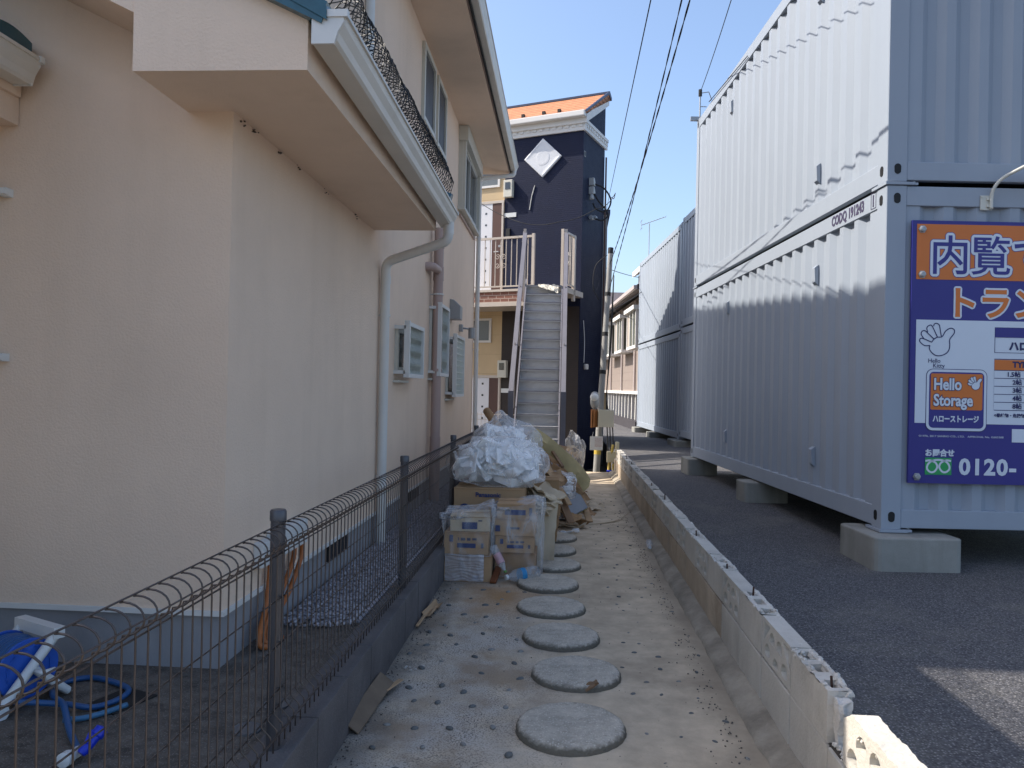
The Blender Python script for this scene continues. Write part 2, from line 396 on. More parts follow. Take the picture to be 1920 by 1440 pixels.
# ------------------------------------------------------------------ stepping stones
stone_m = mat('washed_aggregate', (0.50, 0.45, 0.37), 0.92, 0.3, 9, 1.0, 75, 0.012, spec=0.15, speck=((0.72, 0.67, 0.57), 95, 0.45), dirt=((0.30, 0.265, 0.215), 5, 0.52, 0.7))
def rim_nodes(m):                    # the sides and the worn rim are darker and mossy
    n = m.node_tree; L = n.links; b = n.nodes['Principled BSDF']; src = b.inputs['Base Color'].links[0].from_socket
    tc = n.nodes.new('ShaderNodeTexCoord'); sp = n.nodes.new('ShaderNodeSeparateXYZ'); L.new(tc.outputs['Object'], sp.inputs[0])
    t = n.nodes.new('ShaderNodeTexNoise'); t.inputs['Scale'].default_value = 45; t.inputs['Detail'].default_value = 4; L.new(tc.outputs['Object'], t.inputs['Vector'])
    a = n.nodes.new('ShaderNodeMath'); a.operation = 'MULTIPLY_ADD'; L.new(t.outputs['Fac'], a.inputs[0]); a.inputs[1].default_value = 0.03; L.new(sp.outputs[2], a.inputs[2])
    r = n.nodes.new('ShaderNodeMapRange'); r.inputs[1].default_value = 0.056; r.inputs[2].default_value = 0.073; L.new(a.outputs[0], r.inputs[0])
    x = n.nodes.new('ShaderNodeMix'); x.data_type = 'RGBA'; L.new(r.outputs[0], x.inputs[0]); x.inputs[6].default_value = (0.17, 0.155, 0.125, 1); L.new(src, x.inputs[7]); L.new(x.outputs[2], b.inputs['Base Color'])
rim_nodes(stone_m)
STONES = [(0.066, 3.368, .237, 'nearest the bottom edge of the photo'), (0.101, 4.007, .228, 'smoothest and dustiest, second from the camera'),
          (0.022, 4.593, .226, 'third from the camera with a straw lying behind it'), (-0.048, 5.192, .23, 'fourth from the camera'),
          (-0.082, 5.82, .235, 'fifth from the camera, just in front of the blue-labelled bottle'), (-0.035, 6.436, .22, 'beside the right-hand wrapped box stack'),
          (-0.061, 7.021, .215, 'behind the wrapped boxes, seventh from the camera'), (-0.047, 7.62, .215, 'half hidden by the tower of brown boxes')]
for i, (x, y, r, d) in enumerate(STONES):
    m_ = MB(); n = 72; rings = []
    for (k, z) in ((1.015, -0.02), (1.02, 0.008), (0.99, 0.024), (0.955, 0.033), (0.90, 0.037), (0.7, 0.039), (0.4, 0.040), (0.1, 0.040)):
        ring = []
        for q in range(n):
            a = 2 * math.pi * q / n
            wob = 1 + 0.012 * math.sin(2 * a + i) + 0.01 * ncol((math.cos(a), math.sin(a), i), 2.5) + (0.012 * random.uniform(-1, 1) if 0.9 < k else 0)
            ring.append(m_.bm.verts.new((x + r * k * wob * math.cos(a), y + r * 0.99 * k * wob * math.sin(a), z + random.uniform(-0.002, 0.002))))
        rings.append(ring)
    for A, B in zip(rings, rings[1:]):
        for q in range(n): m_._f([A[q], A[(q + 1) % n], B[(q + 1) % n], B[q]])
    m_._f(rings[-1])
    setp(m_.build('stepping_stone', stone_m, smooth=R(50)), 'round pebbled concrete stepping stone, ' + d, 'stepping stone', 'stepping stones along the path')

# ------------------------------------------------------------------ pebbles set in the concrete
peb_m = [mat('pebble_dark', (0.125, 0.13, 0.125), 0.65, 0.3, 15, spec=0.4), mat('pebble_grey', (0.24, 0.235, 0.215), 0.65, 0.3, 15, spec=0.35)]
protos = []
for k in range(6):
    m_ = MB(); b2 = bmesh.new(); bmesh.ops.create_icosphere(b2, subdivisions=2, radius=1)
    sx, sy, sz = random.uniform(.024, .032), random.uniform(.015, .021), random.uniform(.010, .016)
    vv = [m_.bm.verts.new((v.co.x * sx * (1 + .12 * ncol(v.co, 1.3, k)), v.co.y * sy * (1 + .12 * ncol(v.co, 1.3, k + 5)), v.co.z * sz)) for v in b2.verts]
    b2.verts.index_update()
    for f in b2.faces: m_._f([vv[v.index] for v in f.verts])
    b2.free()
    o = m_.build('pebble', peb_m[k % 3 == 2], smooth=True, origin=False); protos.append(o)
cnt = 0; y = 2.95; row = 0; used = [False] * 6
while y < 11.2 and cnt < 290:
    for x0 in (-0.78, -0.60, -0.43, -0.26, 0.36, 0.53, 0.70):
        x = x0 + random.uniform(-.05, .05) + (0.06 if row % 2 else 0); yy = y + random.uniform(-.05, .05)
        if any((x - s[0]) ** 2 + (yy - s[1]) ** 2 < (s[2] + .03) ** 2 for s in STONES): continue
        if yy > 5.7 and x < -0.1: continue
        if random.random() < 0.06: continue
        k = random.randrange(6)
        o = protos[k] if not used[k] else protos[k].copy()
        if used[k]: COL.objects.link(o)
        used[k] = True
        o.location = (x, yy, random.uniform(-0.001, 0.005)); o.rotation_euler = (0, 0, random.uniform(0, 3.14))
        s = random.uniform(.58, .85) * (.72 if x > .2 else 1); o.scale = (s, s, s)
        o.location.z -= .004 if x > .2 else 0
        setp(o, 'small dark rounded pebble set in the concrete path', 'pebble', 'pebbles set in the path')
        cnt += 1
    y += 0.205; row += 1

# ------------------------------------------------------------------ left kerb of dark blocks
t = thing('kerb_wall', 'low dark concrete block kerb under the brown wire fence', 'kerb', (-0.97, 6, 0))
y = 0.4; k = 0
while y < 12.6:
    y2 = y + 0.40
    m_ = MB(); m_.box(-1.03, y + 0.003, -0.05, -0.885 + random.uniform(-.002, .002), y2 - 0.003, 0.255 + random.uniform(-.002, .002))
    m_.build('block', curb_m, t, bevel=0.006); y = y2
joint_dust = mat('cobweb_dust', (.10, .08, .06), .95)
# ------------------------------------------------------------------ the stucco house
HX, HY, HE = -1.46, 3.24, 12.3          # side wall plane, front wall plane, far end
house = thing('house', 'two-storey beige stucco house with white gutters along the left of the path', 'house', (-4, 8, 0.24))
m_ = MB(); m_.box(-6.0, HY, 0.5, HX, HE, 3.0); m_.build('wall', stucco, house)
m_ = MB(); m_.box(-6.0, 4.55, 3.0, HX, HE, 5.03); m_.build('wall', stucco, house)
m_ = MB(); m_.prism([(-6.0, 3.0), (HX, 3.0), (HX, 3.0), (-3.2, 3.72), (-6, 3.72)], 'y', HY, 4.55); m_.build('gable_wall', stucco, house)
m_ = MB(); m_.box(-5.98, HY + 0.02, 0.2, HX - 0.02, HE - 0.02, 0.5)
m_.build('foundation', foundation_m, house)
m_ = MB(); m_.box(-6.0, HY - 0.012, 0.478, HX + 0.012, HE + 0.012, 0.5); m_.build('base_trim', trim_white, house)
for yy in (4.75, 7.35):
    f = MB(); f.box(HX - 0.03, yy, 0.37, HX + 0.004, yy + 0.42, 0.476); f = f.build('foundation_vent', rubber, house)
    g = MB()
    for i in range(8): g.box(HX + 0.004, yy + 0.02 + i * 0.05, 0.375, HX + 0.012, yy + 0.035 + i * 0.05, 0.47)
    g.build('slat', post_m, f)
# lower eave: boxed soffit on the side of the house, its roof rising away from the path
PI_ = 0.48
def zr(x): return 2.885 + (-0.957 - x) * PI_           # top of the lower roof deck
FY, BY = 2.81, 5.74
m_ = MB(); m_.prism([(-1.668, 2.682), (-0.985, 2.682), (-0.985, zr(-0.985) - 0.03), (-1.668, zr(-1.668) - 0.03)], 'y', FY, BY)
m_.build('eave_box', stucco, house)
m_ = MB(); m_.prism([(-1.671, 2.91), (-3.3, 2.91 + 1.63 * PI_), (-3.3, 3.22 + 1.63 * PI_ - 0.03), (-1.671, zr(-1.671) - 0.033)], 'y', FY + 0.004, 3.9)
m_.build('verge_soffit', stucco, house)
# pantile roof
def pantiles(m, x0, x1, y0, y1, zfun, pitch=0.29, amp=0.028, th=0.05, course=0.27):
    ny = max(8, int((y1 - y0) / pitch * 10)); nr = max(1, int(abs(x1 - x0) / course))
    for r_ in range(nr):
        xa = x0 + (x1 - x0) * r_ / nr; xb = x0 + (x1 - x0) * (r_ + 1) / nr
        top = []; bot = []
        for j in range(ny + 1):
            y = y0 + (y1 - y0) * j / ny; ww = abs(math.sin(math.pi * (y - y0) / pitch)) * amp
            top.append((m.bm.verts.new((xa, y, zfun(xa) + th + ww)), m.bm.verts.new((xb, y, zfun(xb) + 0.02 + ww))))
            bot.append(m.bm.verts.new((xa, y, zfun(xa) + 0.0)))
        for j in range(ny):
            m._f([top[j][0], top[j][1], top[j + 1][1], top[j + 1][0]]); m._f([bot[j], top[j][0], top[j + 1][0], bot[j + 1]])
        for j in (0, ny): m._f([bot[j], top[j][0], top[j][1]])
m_ = MB(); pantiles(m_, -0.90, -3.35, FY - 0.05, BY + 0.06, lambda x: zr(x) - 0.01)
m_.prism([(-0.92, zr(-0.92) - 0.03), (-3.3, zr(-3.3) - 0.03), (-3.3, zr(-3.3) + 0.075), (-0.90, zr(-0.90) + 0.06)], 'y', FY - 0.045, FY + 0.02)
for k in range(3): m_.cyl((-0.86 - 0.03 * k, 5.62 + 0.08 * k, zr(-0.9) + 0.03), (-1.25, 5.62 + 0.08 * k, zr(-1.25) + 0.03), 0.045, seg=12)
m_.build('lower_roof', teal_tile, house, smooth=R(45))
# gutter with ogee front
def gutter(name, xi, xo, z, y0, y1, drop, par, mat_=gutter_m, h=0.115):
    m = MB(); W = xo - xi
    prof = [(xi, z), (xo - W * .35, z), (xo - W * .26, z + .012), (xo - W * .2, z + h * .35), (xo - W * .06, z + h * .62), (xo - W * .02, z + h * .8), (xo - W * .02, z + h * .87), (xo + .006, z + h * .88), (xo + .006, z + h), (xo - .012, z + h), (xo - .016, z + h * .8),
            (xo - W * .3, z + h * .3), (xi + .012, z + h * .3), (xi + .012, z + h), (xi, z + h)]
    n = 12; rings = []
    for j in range(n + 1):
        y = y0 + (y1 - y0) * j / n; dz = -drop * j / n
        rings.append([m.bm.verts.new((p[0], y, p[1] + dz)) for p in prof])
    for A, B in zip(rings, rings[1:]):
        for k in range(len(prof)): m._f([A[k], A[(k + 1) % len(prof)], B[(k + 1) % len(prof)], B[k]])
    m._f(rings[0][::-1]); m._f(rings[-1])
    o = m.build(name, mat_, par)
    for yy, dz in ((y0, 0), (y1, -drop)):
        c = MB()
        e = [(xi - .002, z - .004 + dz), (xo - W * .33, z - .004 + dz), (xo - W * .22, z + h * .35 + dz), (xo - W * .03, z + h * .7 + dz), (xo - .006, z + h * .8 + dz), (xo - .006, z + h - .02 + dz), (xi - .002, z + h - .02 + dz)]
        c.prism(e, 'y', yy - 0.008, yy + 0.004)
        c.box(xi - 0.008, yy - 0.014, z + h - .021 + dz, xo + 0.010, yy + 0.012, z + h + 0.006 + dz)
        c.build('end_cap', trim_white, o)
    return o
g1 = gutter('gutter', -0.957, -0.832, 2.768, FY - 0.03, 5.80, 0.05, house)
# rolled bird net lying on the eave
def netroll(name, cx, cz, r, y0, y1, turns, starts, par, rr=0.0032, flat=1.0):
    m = MB(); N = int(turns * 12)
    for sgn in (1, -1):
        for s_ in range(starts):
            pts = []
            for i in range(N + 1):
                t = i / N; a = sgn * (2 * math.pi * turns * t) + 2 * math.pi * s_ / starts
                y = y0 + (y1 - y0) * t; k = r * (1 + 0.14 * noise.noise(Vector((y * 3, math.cos(a), math.sin(a)))))
                if math.sin(a) < -0.92: k *= 0.95
                pts.append((cx + k * math.cos(a), y + 0.006 * math.sin(9 * a + s_), cz + k * flat * math.sin(a)))
            m.tube(pts, rr, 3)
    return m.build(name, net_m, par)
netroll('bird_net', -0.975, 3.04, 0.125, 2.86, 5.70, 6, 9, house, 0.0027)
# small porch roof at the far left
m_ = MB(); pantiles(m_, -2.36, -4.2, 0.9, 3.2, lambda x: 2.90 + (-2.33 - x) * PI_)
m_.build('porch_roof', teal_tile, house, smooth=R(45))
m_ = MB(); m_.prism([(-2.42, 2.74), (-2.42, 2.9), (-4.2, 3.78), (-4.2, 2.74)], 'y', 0.95, 3.22); m_.build('porch_eave', stucco, house)
m_ = MB(); m_.box(-2.62, 0.95, 2.62, -2.44, 3.235, 2.74); m_.build('porch_beam', stucco, house)
m_ = MB(); m_.box(-6, 0.7, 0.2, -2.62, HY, 2.64); m_.build('porch_wall', stucco, house)
gutter('gutter', -2.415, -2.295, 2.775, 0.85, 3.17, -0.0, house)
# upper roof: real eave, but the unseen steep ridge is added to shade the container
UX = -0.95
def zu(x): return 5.16 + (-0.93 - x) * 1.30
m_ = MB(); m_.prism([(-6.2, 5.02), (-0.955, 5.02), (-0.955, 5.135), (-3.3, zu(-3.3) - .05), (-6.2, 5.1)], 'y', 4.12, 12.55)
m_.build('upper_eave', stucco, house)
m_ = MB(); m_.box(-0.955, 4.12, 5.045, -0.94, 12.55, 5.135); m_.build('fascia', pipe_pink, house)
m_ = MB(); pantiles(m_, -0.89, -3.3, 4.08, 12.6, zu); m_.prism([(-3.3, zu(-3.3)), (-6.4, 5.1), (-6.4, 5.2), (-3.3, zu(-3.3) + 0.1)], 'y', 4.08, 12.6)
m_.build('upper_roof', navy_tile, house, smooth=R(45))
g2 = gutter('gutter', -0.925, -0.81, 5.075, 4.1, 12.58, 0.03, house, h=0.125)
m_ = MB(); m_.box(-0.932, 4.15, 5.03, -0.915, 12.5, 5.07); m_.build('gap_shade_strip', rubber, house)  # black strip standing in for the shaded gap between fascia and gutter
netroll('bird_net', -0.875, 5.255, 0.05, 4.15, 12.5, 20, 9, house, rr=0.003)
# downpipe from the lower gutter
def pipe(name, pts, r, m_at, collars=(), seg=12, brackets=()):
    m = MB(); P = [Vector(p) for p in pts]; out = [P[0]]
    for a, b, c in zip(P, P[1:], P[2:]):
        d1 = (a - b).normalized(); d2 = (c - b).normalized(); k = min(r * 1.8, (a - b).length * .4, (c - b).length * .4)
        for i in range(5):
            t = i / 4; out.append((b + d1 * k) * (1 - t) ** 2 + b * 2 * t * (1 - t) + (b + d2 * k) * t ** 2)
    out.append(P[-1]); m.tube(out, r, seg)
    for (p, q) in collars: m.cyl(p, q, r * 1.1, seg=seg)
    o = m.build(name, m_at, house, smooth=R(50))
    for (x, y, z) in brackets:
        k = MB(); k.cyl((x, y, z - 0.008), (x, y, z + 0.008), r * 1.18, seg=seg); k.box(HX - 0.01, y - 0.006, z - 0.006, x, y + 0.006, z + 0.006); k.build('bracket', pipe_grey, o)
    return o
pipe('downpipe', [(-0.885, 5.72, 2.74), (-0.885, 5.72, 2.60), (-1.41, 5.93, 2.47), (-1.41, 5.94, 0.24)], 0.037, pipe_grey,
     [((-0.885, 5.72, 2.65), (-0.885, 5.72, 2.74)), ((-1.41, 5.94, 2.30), (-1.41, 5.94, 2.36))], brackets=[(-1.41, 5.94, 2.05), (-1.41, 5.94, 0.78)])
pipe('downpipe', [(HX + 0.03, 5.36, 5.02), (HX + 0.03, 5.36, 3.0)], 0.036, trim_white)
pipe('downpipe', [(-0.87, 12.45, 5.06), (-0.87, 12.45, 4.98), (-1.40, 12.22, 4.86), (-1.40, 12.22, 0.24)], 0.036, pipe_grey,
     [((-0.87, 12.45, 5.0), (-0.87, 12.45, 5.09))], brackets=[(-1.40, 12.22, 3.9), (-1.40, 12.22, 2.1)])
# soil pipes
pipe('soil_pipe', [(-1.375, 8.24, 0.25), (-1.375, 8.24, 3.22)], 0.053, pipe_pink,
     [((-1.375, 8.24, 2.65), (-1.375, 8.24, 2.80)), ((-1.375, 8.24, 3.0), (-1.375, 8.24, 3.08)), ((-1.375, 8.24, 1.66), (-1.375, 8.24, 1.69)), ((-1.375, 8.24, 0.25), (-1.375, 8.24, 0.95))], brackets=[(-1.375, 8.24, 2.5)])
pipe('soil_pipe_branch', [(HX - 0.02, 7.93, 2.76), (-1.39, 7.95, 2.76), (-1.375, 8.2, 2.76)], 0.045, pipe_pink)
pipe('thin_pipe', [(-1.405, 8.46, 0.25), (-1.405, 8.46, 3.1)], 0.026, pipe_pink,
     [((-1.405, 8.46, 2.55), (-1.405, 8.46, 2.62)), ((-1.405, 8.46, 2.84), (-1.405, 8.46, 2.9))], brackets=[(-1.405, 8.46, 1.75), (-1.405, 8.46, 2.45), (-1.405, 8.46, 2.95)])
# dusty cobwebs where the soffit meets the wall
for (y, n) in ((3.33, 5), (3.46, 7), (3.78, 6), (4.02, 3), (4.55, 4), (5.2, 5)):
    m_ = MB()
    for i in range(n): lump(m_, (HX + random.uniform(.001, .012), y + random.gauss(0, .02), 2.675 - abs(random.gauss(0, .012))), random.uniform(.003, .008))
    m_.build('cobweb', joint_dust, house, kind='stuff')
# windows on the side wall
def rect_frame(m, x0, x1, y0, y1, z0, z1, t):
    m.box(x0, y0, z0, x1, y1, z0 + t); m.box(x0, y0, z1 - t, x1, y1, z1)
    m.box(x0, y0, z0 + t, x1, y0 + t, z1 - t); m.box(x0, y1 - t, z0 + t, x1, y1, z1 - t)
for (a, b) in ((7.48, 8.16), (8.31, 8.93)):
    f = MB(); rect_frame(f, HX - 0.02, HX + 0.035, a, b, 4.15, 4.93, 0.055); f.box(HX, a + 0.02, 4.13, HX + 0.05, b - 0.02, 4.15); f = f.build('window', frame_cream, house, bevel=0.004)
    p = MB(); p.box(HX - 0.01, a + 0.05, 4.20, HX + 0.012, b - 0.05, 4.88); p.build('pane', louvre, f)
f = MB(); rect_frame(f, HX - 0.02, HX + 0.06, 10.2, 12.0, 3.93, 4.86, 0.06); f.box(HX - 0.01, 10.16, 4.82, HX + 0.13, 12.02, 5.015); f.box(HX, 10.17, 3.885, HX + 0.1, 12.02, 3.93)
f.box(HX + 0.06, 10.2, 3.93, HX + 0.10, 10.25, 4.82); f.box(HX + 0.06, 11.95, 3.93, HX + 0.10, 12.0, 4.82)
f = f.build('window', frame_cream, house, bevel=0.005)
p = MB(); p.box(HX, 10.27, 4.0, HX + 0.012, 11.93, 4.8); p.build('pane', glass_dark, f)
p = MB(); rect_frame(p, HX + 0.012, HX + 0.04, 10.27, 11.1, 3.99, 4.81, 0.04); rect_frame(p, HX + 0.014, HX + 0.05, 11.05, 11.93, 3.99, 4.81, 0.04); p.build('sash', alu, f)
p = MB(); p.box(HX, 10.3, 3.83, HX + 0.03, 12.0, 3.855); p.build('drip_rail', pipe_pink, house)
# grilled windows
def grille_window(a, b, z0, z1, kind):
    f = MB(); rect_frame(f, HX - 0.02, HX + 0.03, a + .03, b - .03, z0 + .04, z1 - .04, 0.05); f.box(HX, a - 0.02, z0 - 0.045, HX + 0.05, b * .6 + a * .4, z0 - 0.025); f = f.build('window', frame_cream, house)
    p = MB(); p.box(HX - 0.005, a + .08, z0 + .09, HX + 0.01, b - .08, z1 - .09); p.build('pane', glass_dark, f)
    x0, x1 = HX + 0.10, HX + 0.125
    g = MB(); rect_frame(g, x0 - .012, x1 + .012, a, b, z0, z1, 0.035)
    for yy in (a, b - 0.03):
        for zz in (z0 + 0.03, z1 - 0.06): g.box(HX, yy, zz, x0, yy + 0.03, zz + 0.03)
    g.box(x0 - .008, a - .004, z1 - .004, x1 + .01, a + 0.045, z1 + 0.012)
    g = g.build('grille_frame', trim_white, f)
    l = MB()
    if kind == 'wave':
        n = int((b - a - .07) / 0.062)
        for i in range(n + 1):
            y = a + .035 + (b - a - .07) * i / n; N = 26
            for d in (1, -1):
                pts = [(x0 + 0.006 + 0.006 * d, y + d * 0.026 * math.sin(math.pi * 7 * k / N), z0 + .03 + (z1 - z0 - .06) * k / N) for k in range(N + 1)]
                for p_, q_ in zip(pts, pts[1:]): l.poly([(p_[0], p_[1] - .009, p_[2]), (p_[0], p_[1] + .009, p_[2]), (q_[0], q_[1] + .009, q_[2]), (q_[0], q_[1] - .009, q_[2])]); l.poly([(p_[0] - .012, p_[1], p_[2]), (p_[0] + .006, p_[1], p_[2]), (q_[0] + .006, q_[1], q_[2]), (q_[0] - .012, q_[1], q_[2])])
    else:
        n = int((b - a) / 0.11)
        for i in range(1, n): y = a + (b - a) * i / n; l.box(x0, y - .008, z0 + .03, x1, y + .008, z1 - .03)
        for i in range(1, 10): z = z0 + (z1 - z0) * i / 10; l.box(x0 + .004, a + .03, z - .008, x1 - .004, b - .03, z + .008)
        l.box(x0 + .008, a + .03, z0 + .03, x0 + .012, b - .03, z1 - .03)
    l.build('lattice', lattice, f)
grille_window(6.5, 7.2, 1.57, 2.05, 'wave'); grille_window(8.19, 8.8, 1.61, 2.40, 'wave'); grille_window(9.42, 10.2, 1.37, 2.15, 'grid')
# window at the far left of the front wall
f = MB(); rect_frame(f, 0, 0.04, -0.02, 0.03, 0, 0, 0.01) if False else None
f = MB(); f.box(-3.5, HY - 0.03, 1.60, -2.53, HY + 0.02, 1.66); f.box(-3.5, HY - 0.03, 2.28, -2.53, HY + 0.02, 2.34); f.box(-2.59, HY - 0.028, 1.66, -2.53, HY + 0.02, 2.28); f = f.build('window', frame_cream, house)
p = MB(); p.box(-3.5, HY - 0.01, 1.66, -2.59, HY + 0.01, 2.28); p.build('pane', glass_dark, f)
for zz in (2.305, 1.575):
    p = MB(); p.box(-3.5, HY - 0.06, zz, -2.455, HY - 0.032, zz + .025); p.box(-2.50, HY - 0.045, zz - .005, -2.46, HY + 0.01, zz + .03); p.build('shutter_rail', trim_white, f)
# vent hood and wall lamp
m_ = MB(); m_.prism([(HX, 2.62), (HX + 0.05, 2.61), (HX + 0.14, 2.53), (HX + 0.14, 2.36), (HX, 2.36)], 'y', 9.66, 9.86); m_.build('vent_hood', metal_grey, house, bevel=0.008)
l = MB(); l.box(HX, 10.55, 2.27, HX + 0.05, 10.65, 2.37); l = l.build('wall_lamp', metal_grey, house, bevel=0.01)
p = MB(); p.tube(bez([(HX + 0.04, 10.61, 2.32), (HX + 0.10, 10.63, 2.315), (HX + 0.16, 10.66, 2.30)], 6), 0.012, 8); p.build('arm', metal_grey, l)
p = MB(); p.cyl((HX + 0.17, 10.66, 2.18), (HX + 0.17, 10.66, 2.33), 0.05, seg=18); p.build('lamp_shade', metal_grey, l, smooth=R(40))
# gas / heater connection box with its hoses
b_ = MB(); b_.box(HX, 3.72, 0.625, HX + 0.07, 4.14, 0.755); b_.box(HX, 3.56, 0.61, HX + 0.05, 3.715, 0.73); b_ = b_.build('connection_box', box_white, house, bevel=0.008)
for k, (y, dx) in enumerate(((3.70, .0), (3.75, .02), (4.03, .0), (4.08, .025))):
    p = MB(); e = (-1.30 + .02 * k, 3.74 + .03 * k, 0.26)
    p.tube(bez([(HX + .03 + dx, y, 0.66), (HX + .035 + dx, y - .01, 0.56), (HX + .04 + dx, y - .06 - .14 * (k > 1), 0.42), (HX + .055, y - .17 - .22 * (k > 1), 0.32), (HX + .07, y - .20 - .24 * (k > 1), 0.265), (HX + .11, y - .16 - .24 * (k > 1), 0.247)], 6), 0.014, 8)
    p.build('hose', orange_hose, b_, smooth=True)

# ------------------------------------------------------------------ wire mesh fence
fence = thing('wire_fence', 'brown welded wire fence with rolled top standing on the dark kerb', 'fence', (-0.95, 5, 0.25))
FXX = -0.93; POSTS = [0.50, 2.55, 4.64, 6.74, 8.55, 10.5, 12.4]
for y in POSTS:
    p = MB(); p.lathe([(0.025, 0.0), (0.025, 0.79), (0.028, 0.791), (0.028, 0.822), (0.024, 0.828)], (FXX - 0.03, y, 0.24), 20); p.build('post', post_m, fence, smooth=R(40))
prof = []
for a in range(0, 181, 18):
    prof.append((0.048 * math.sin(R(a)), 0.742 + 0.036 * math.cos(R(a))))
prof = [(-0.008, 0.777)] + prof + [(-0.002, 0.693), (0, 0.675), (0, 0.16), (0.03, 0.13), (0.03, 0.105), (0, 0.075), (0, 0.03)]
for a, b in zip(POSTS, POSTS[1:]):
    m_ = MB(); n = round((b - a) / 0.052)
    for i in range(n):
        y = a + (b - a) * (i + .5) / n
        m_.tube([(FXX + p[0], y + (0.002 if p[1] > .69 else 0), 0.245 + p[1]) for p in prof], 0.0026, 6)
    for (dx, z, r) in ((-0.004, 0.782, .0026), (0.048, 0.742, .0026), (0.008, 0.703, .003), (-0.004, 0.682, .003), (-0.005, 0.53, .0024), (-0.005, 0.375, .0024), (-0.005, 0.22, .0024), (-0.005, 0.165, .0026), (0.036, 0.118, .0026), (-0.005, 0.065, .0026)):
        m_.tube([(FXX + dx, a - .01, 0.245 + z), (FXX + dx, b + .01, 0.245 + z)], r, 6)
    m_.build('mesh_panel', fence_m, fence, smooth=True)

# ------------------------------------------------------------------ hose reel and small things on the slab
reel = thing('hose_reel', 'white framed hose reel wound with blue hose on the slab behind the fence', 'hose reel', (-2.10, 2.84, 0.24), R(-25)); reel.scale = (.72, .72, .72)
white_pl = mat('reel_white', (0.60, 0.62, 0.62), 0.4, 0.05)
p = MB()
for sx in (-0.16, 0.16):
    p.tube([(sx, -0.17, 0.03), (sx, 0.12, 0.36)], 0.026, 10); p.tube([(sx, 0.19, 0.03), (sx, -0.0, 0.21)], 0.022, 10)
    p.cyl((sx - .03, -0.17, 0.035), (sx + .03, -0.17, 0.035), 0.042, seg=18)
p.tube([(-.16, 0.19, 0.03), (.16, 0.19, 0.03)], 0.02, 10); p.tube([(-.16, -0.17, 0.03), (.16, -0.17, 0.03)], 0.018, 10); p.box(-0.19, 0.09, 0.34, 0.19, 0.15, 0.40)
p.build('frame', white_pl, reel, smooth=R(50), local=True)
mx = Matrix.Translation((0, 0.0, 0.2)) @ Matrix.Rotation(R(90), 4, 'Y')
p = MB(); p.lathe([(0.06, -0.125), (0.155, -0.125), (0.16, -0.118), (0.155, -0.11), (0.07, -0.108), (0.07, 0.108), (0.155, 0.11), (0.16, 0.118), (0.155, 0.125), (0.06, 0.125)], (0, 0, 0), 32, mx)
for k in range(12): a = 2 * math.pi * k / 12; p.obox(mx @ Vector((.11 * math.cos(a), .11 * math.sin(a), .127)), (0.004, 0.09, 0.008), (a - 0, 0, 0))
p.build('drum', reel_blue, reel, smooth=R(40), local=True)
p = MB()
for lay, rr in enumerate((0.10, 0.122, 0.143)):
    N = 8; pts = [mx @ Vector(((rr + .003 * math.sin(i)) * math.cos(2 * math.pi * i / 24), (rr + .003 * math.sin(i)) * math.sin(2 * math.pi * i / 24), -0.095 + 0.19 * i / (24 * N))) for i in range(24 * N + 1)]
    p.tube(pts, 0.0115, 8)
p.build('hose_coil', hose_blue, reel, smooth=True, local=True)
p = MB(); p.tube([(0.185, -0.0, 0.2), (0.24, 0.0, 0.2), (0.24, 0.07, 0.2)], 0.012, 8); p.build('crank', white_pl, reel, smooth=True, local=True)
m_ = MB(); m_.tube(bez([(-2.06, 2.70, 0.30), (-1.86, 2.77, 0.27), (-1.75, 2.79, 0.255), (-1.70, 2.89, 0.253), (-1.74, 2.99, 0.253), (-1.94, 3.07, 0.253), (-2.02, 2.97, 0.255), (-1.93, 2.82, 0.275), (-1.83, 2.73, 0.285), (-1.72, 2.60, 0.262), (-1.63, 2.50, 0.256), (-1.585, 2.45, 0.262)], 9), 0.0115, 10)
hz = m_.build('garden_hose', hose_blue, smooth=True); setp(hz, 'loose blue garden hose looped over the slab behind the fence', 'hose')
m_ = MB(); m_.tube(bez([(-1.79, 2.67, 0.256), (-1.73, 2.70, 0.254), (-1.68, 2.76, 0.253), (-1.643, 2.83, 0.253)], 8), 0.0105, 10)
setp(m_.build('garden_hose', hose_pale, smooth=True), 'short faded end of blue hose lying beside the dark mat', 'hose')
t = thing('hose_nozzle', 'blue and white hose nozzle lying behind the fence at the bottom edge', 'nozzle', (-1.57, 2.42, 0.25))
p = MB(); p.lathe([(.012, 0), (.018, .005), (.018, .05), (.024, .055), (.024, .085), (.016, .09)], (0, 0, 0), 16, Matrix.Translation((-1.58, 2.445, .262)) @ Matrix.Rotation(R(-95), 4, 'X') @ Matrix.Rotation(R(180), 4, 'X')); p.build('connector', white_pl, t, smooth=R(40))
p = MB(); p.lathe([(.014, 0), (.018, .01), (.017, .06), (.022, .065), (.022, .09), (.012, .095)], (0, 0, 0), 16, Matrix.Translation((-1.545, 2.40, .275)) @ Matrix.Rotation(R(-50), 4, 'X') @ Matrix.Rotation(R(20), 4, 'Y')); p.obox((-1.535, 2.43, .315), (.016, .05, .014), (.5, 0, .2)); p.build('handle_grip', nozzle_blue, t, smooth=R(40))
lid_m = mat('lid_grey', (.11, .11, .115), .5, .1)
m_ = MB(); m_.obox((-1.70, 2.885, 0.2435), (0.17, 0.2, 0.006), (0, 0, R(-20))); setp(m_.build('drain_mat', rubber, bevel=0.002), 'dark square mat on the slab behind the fence', 'mat')
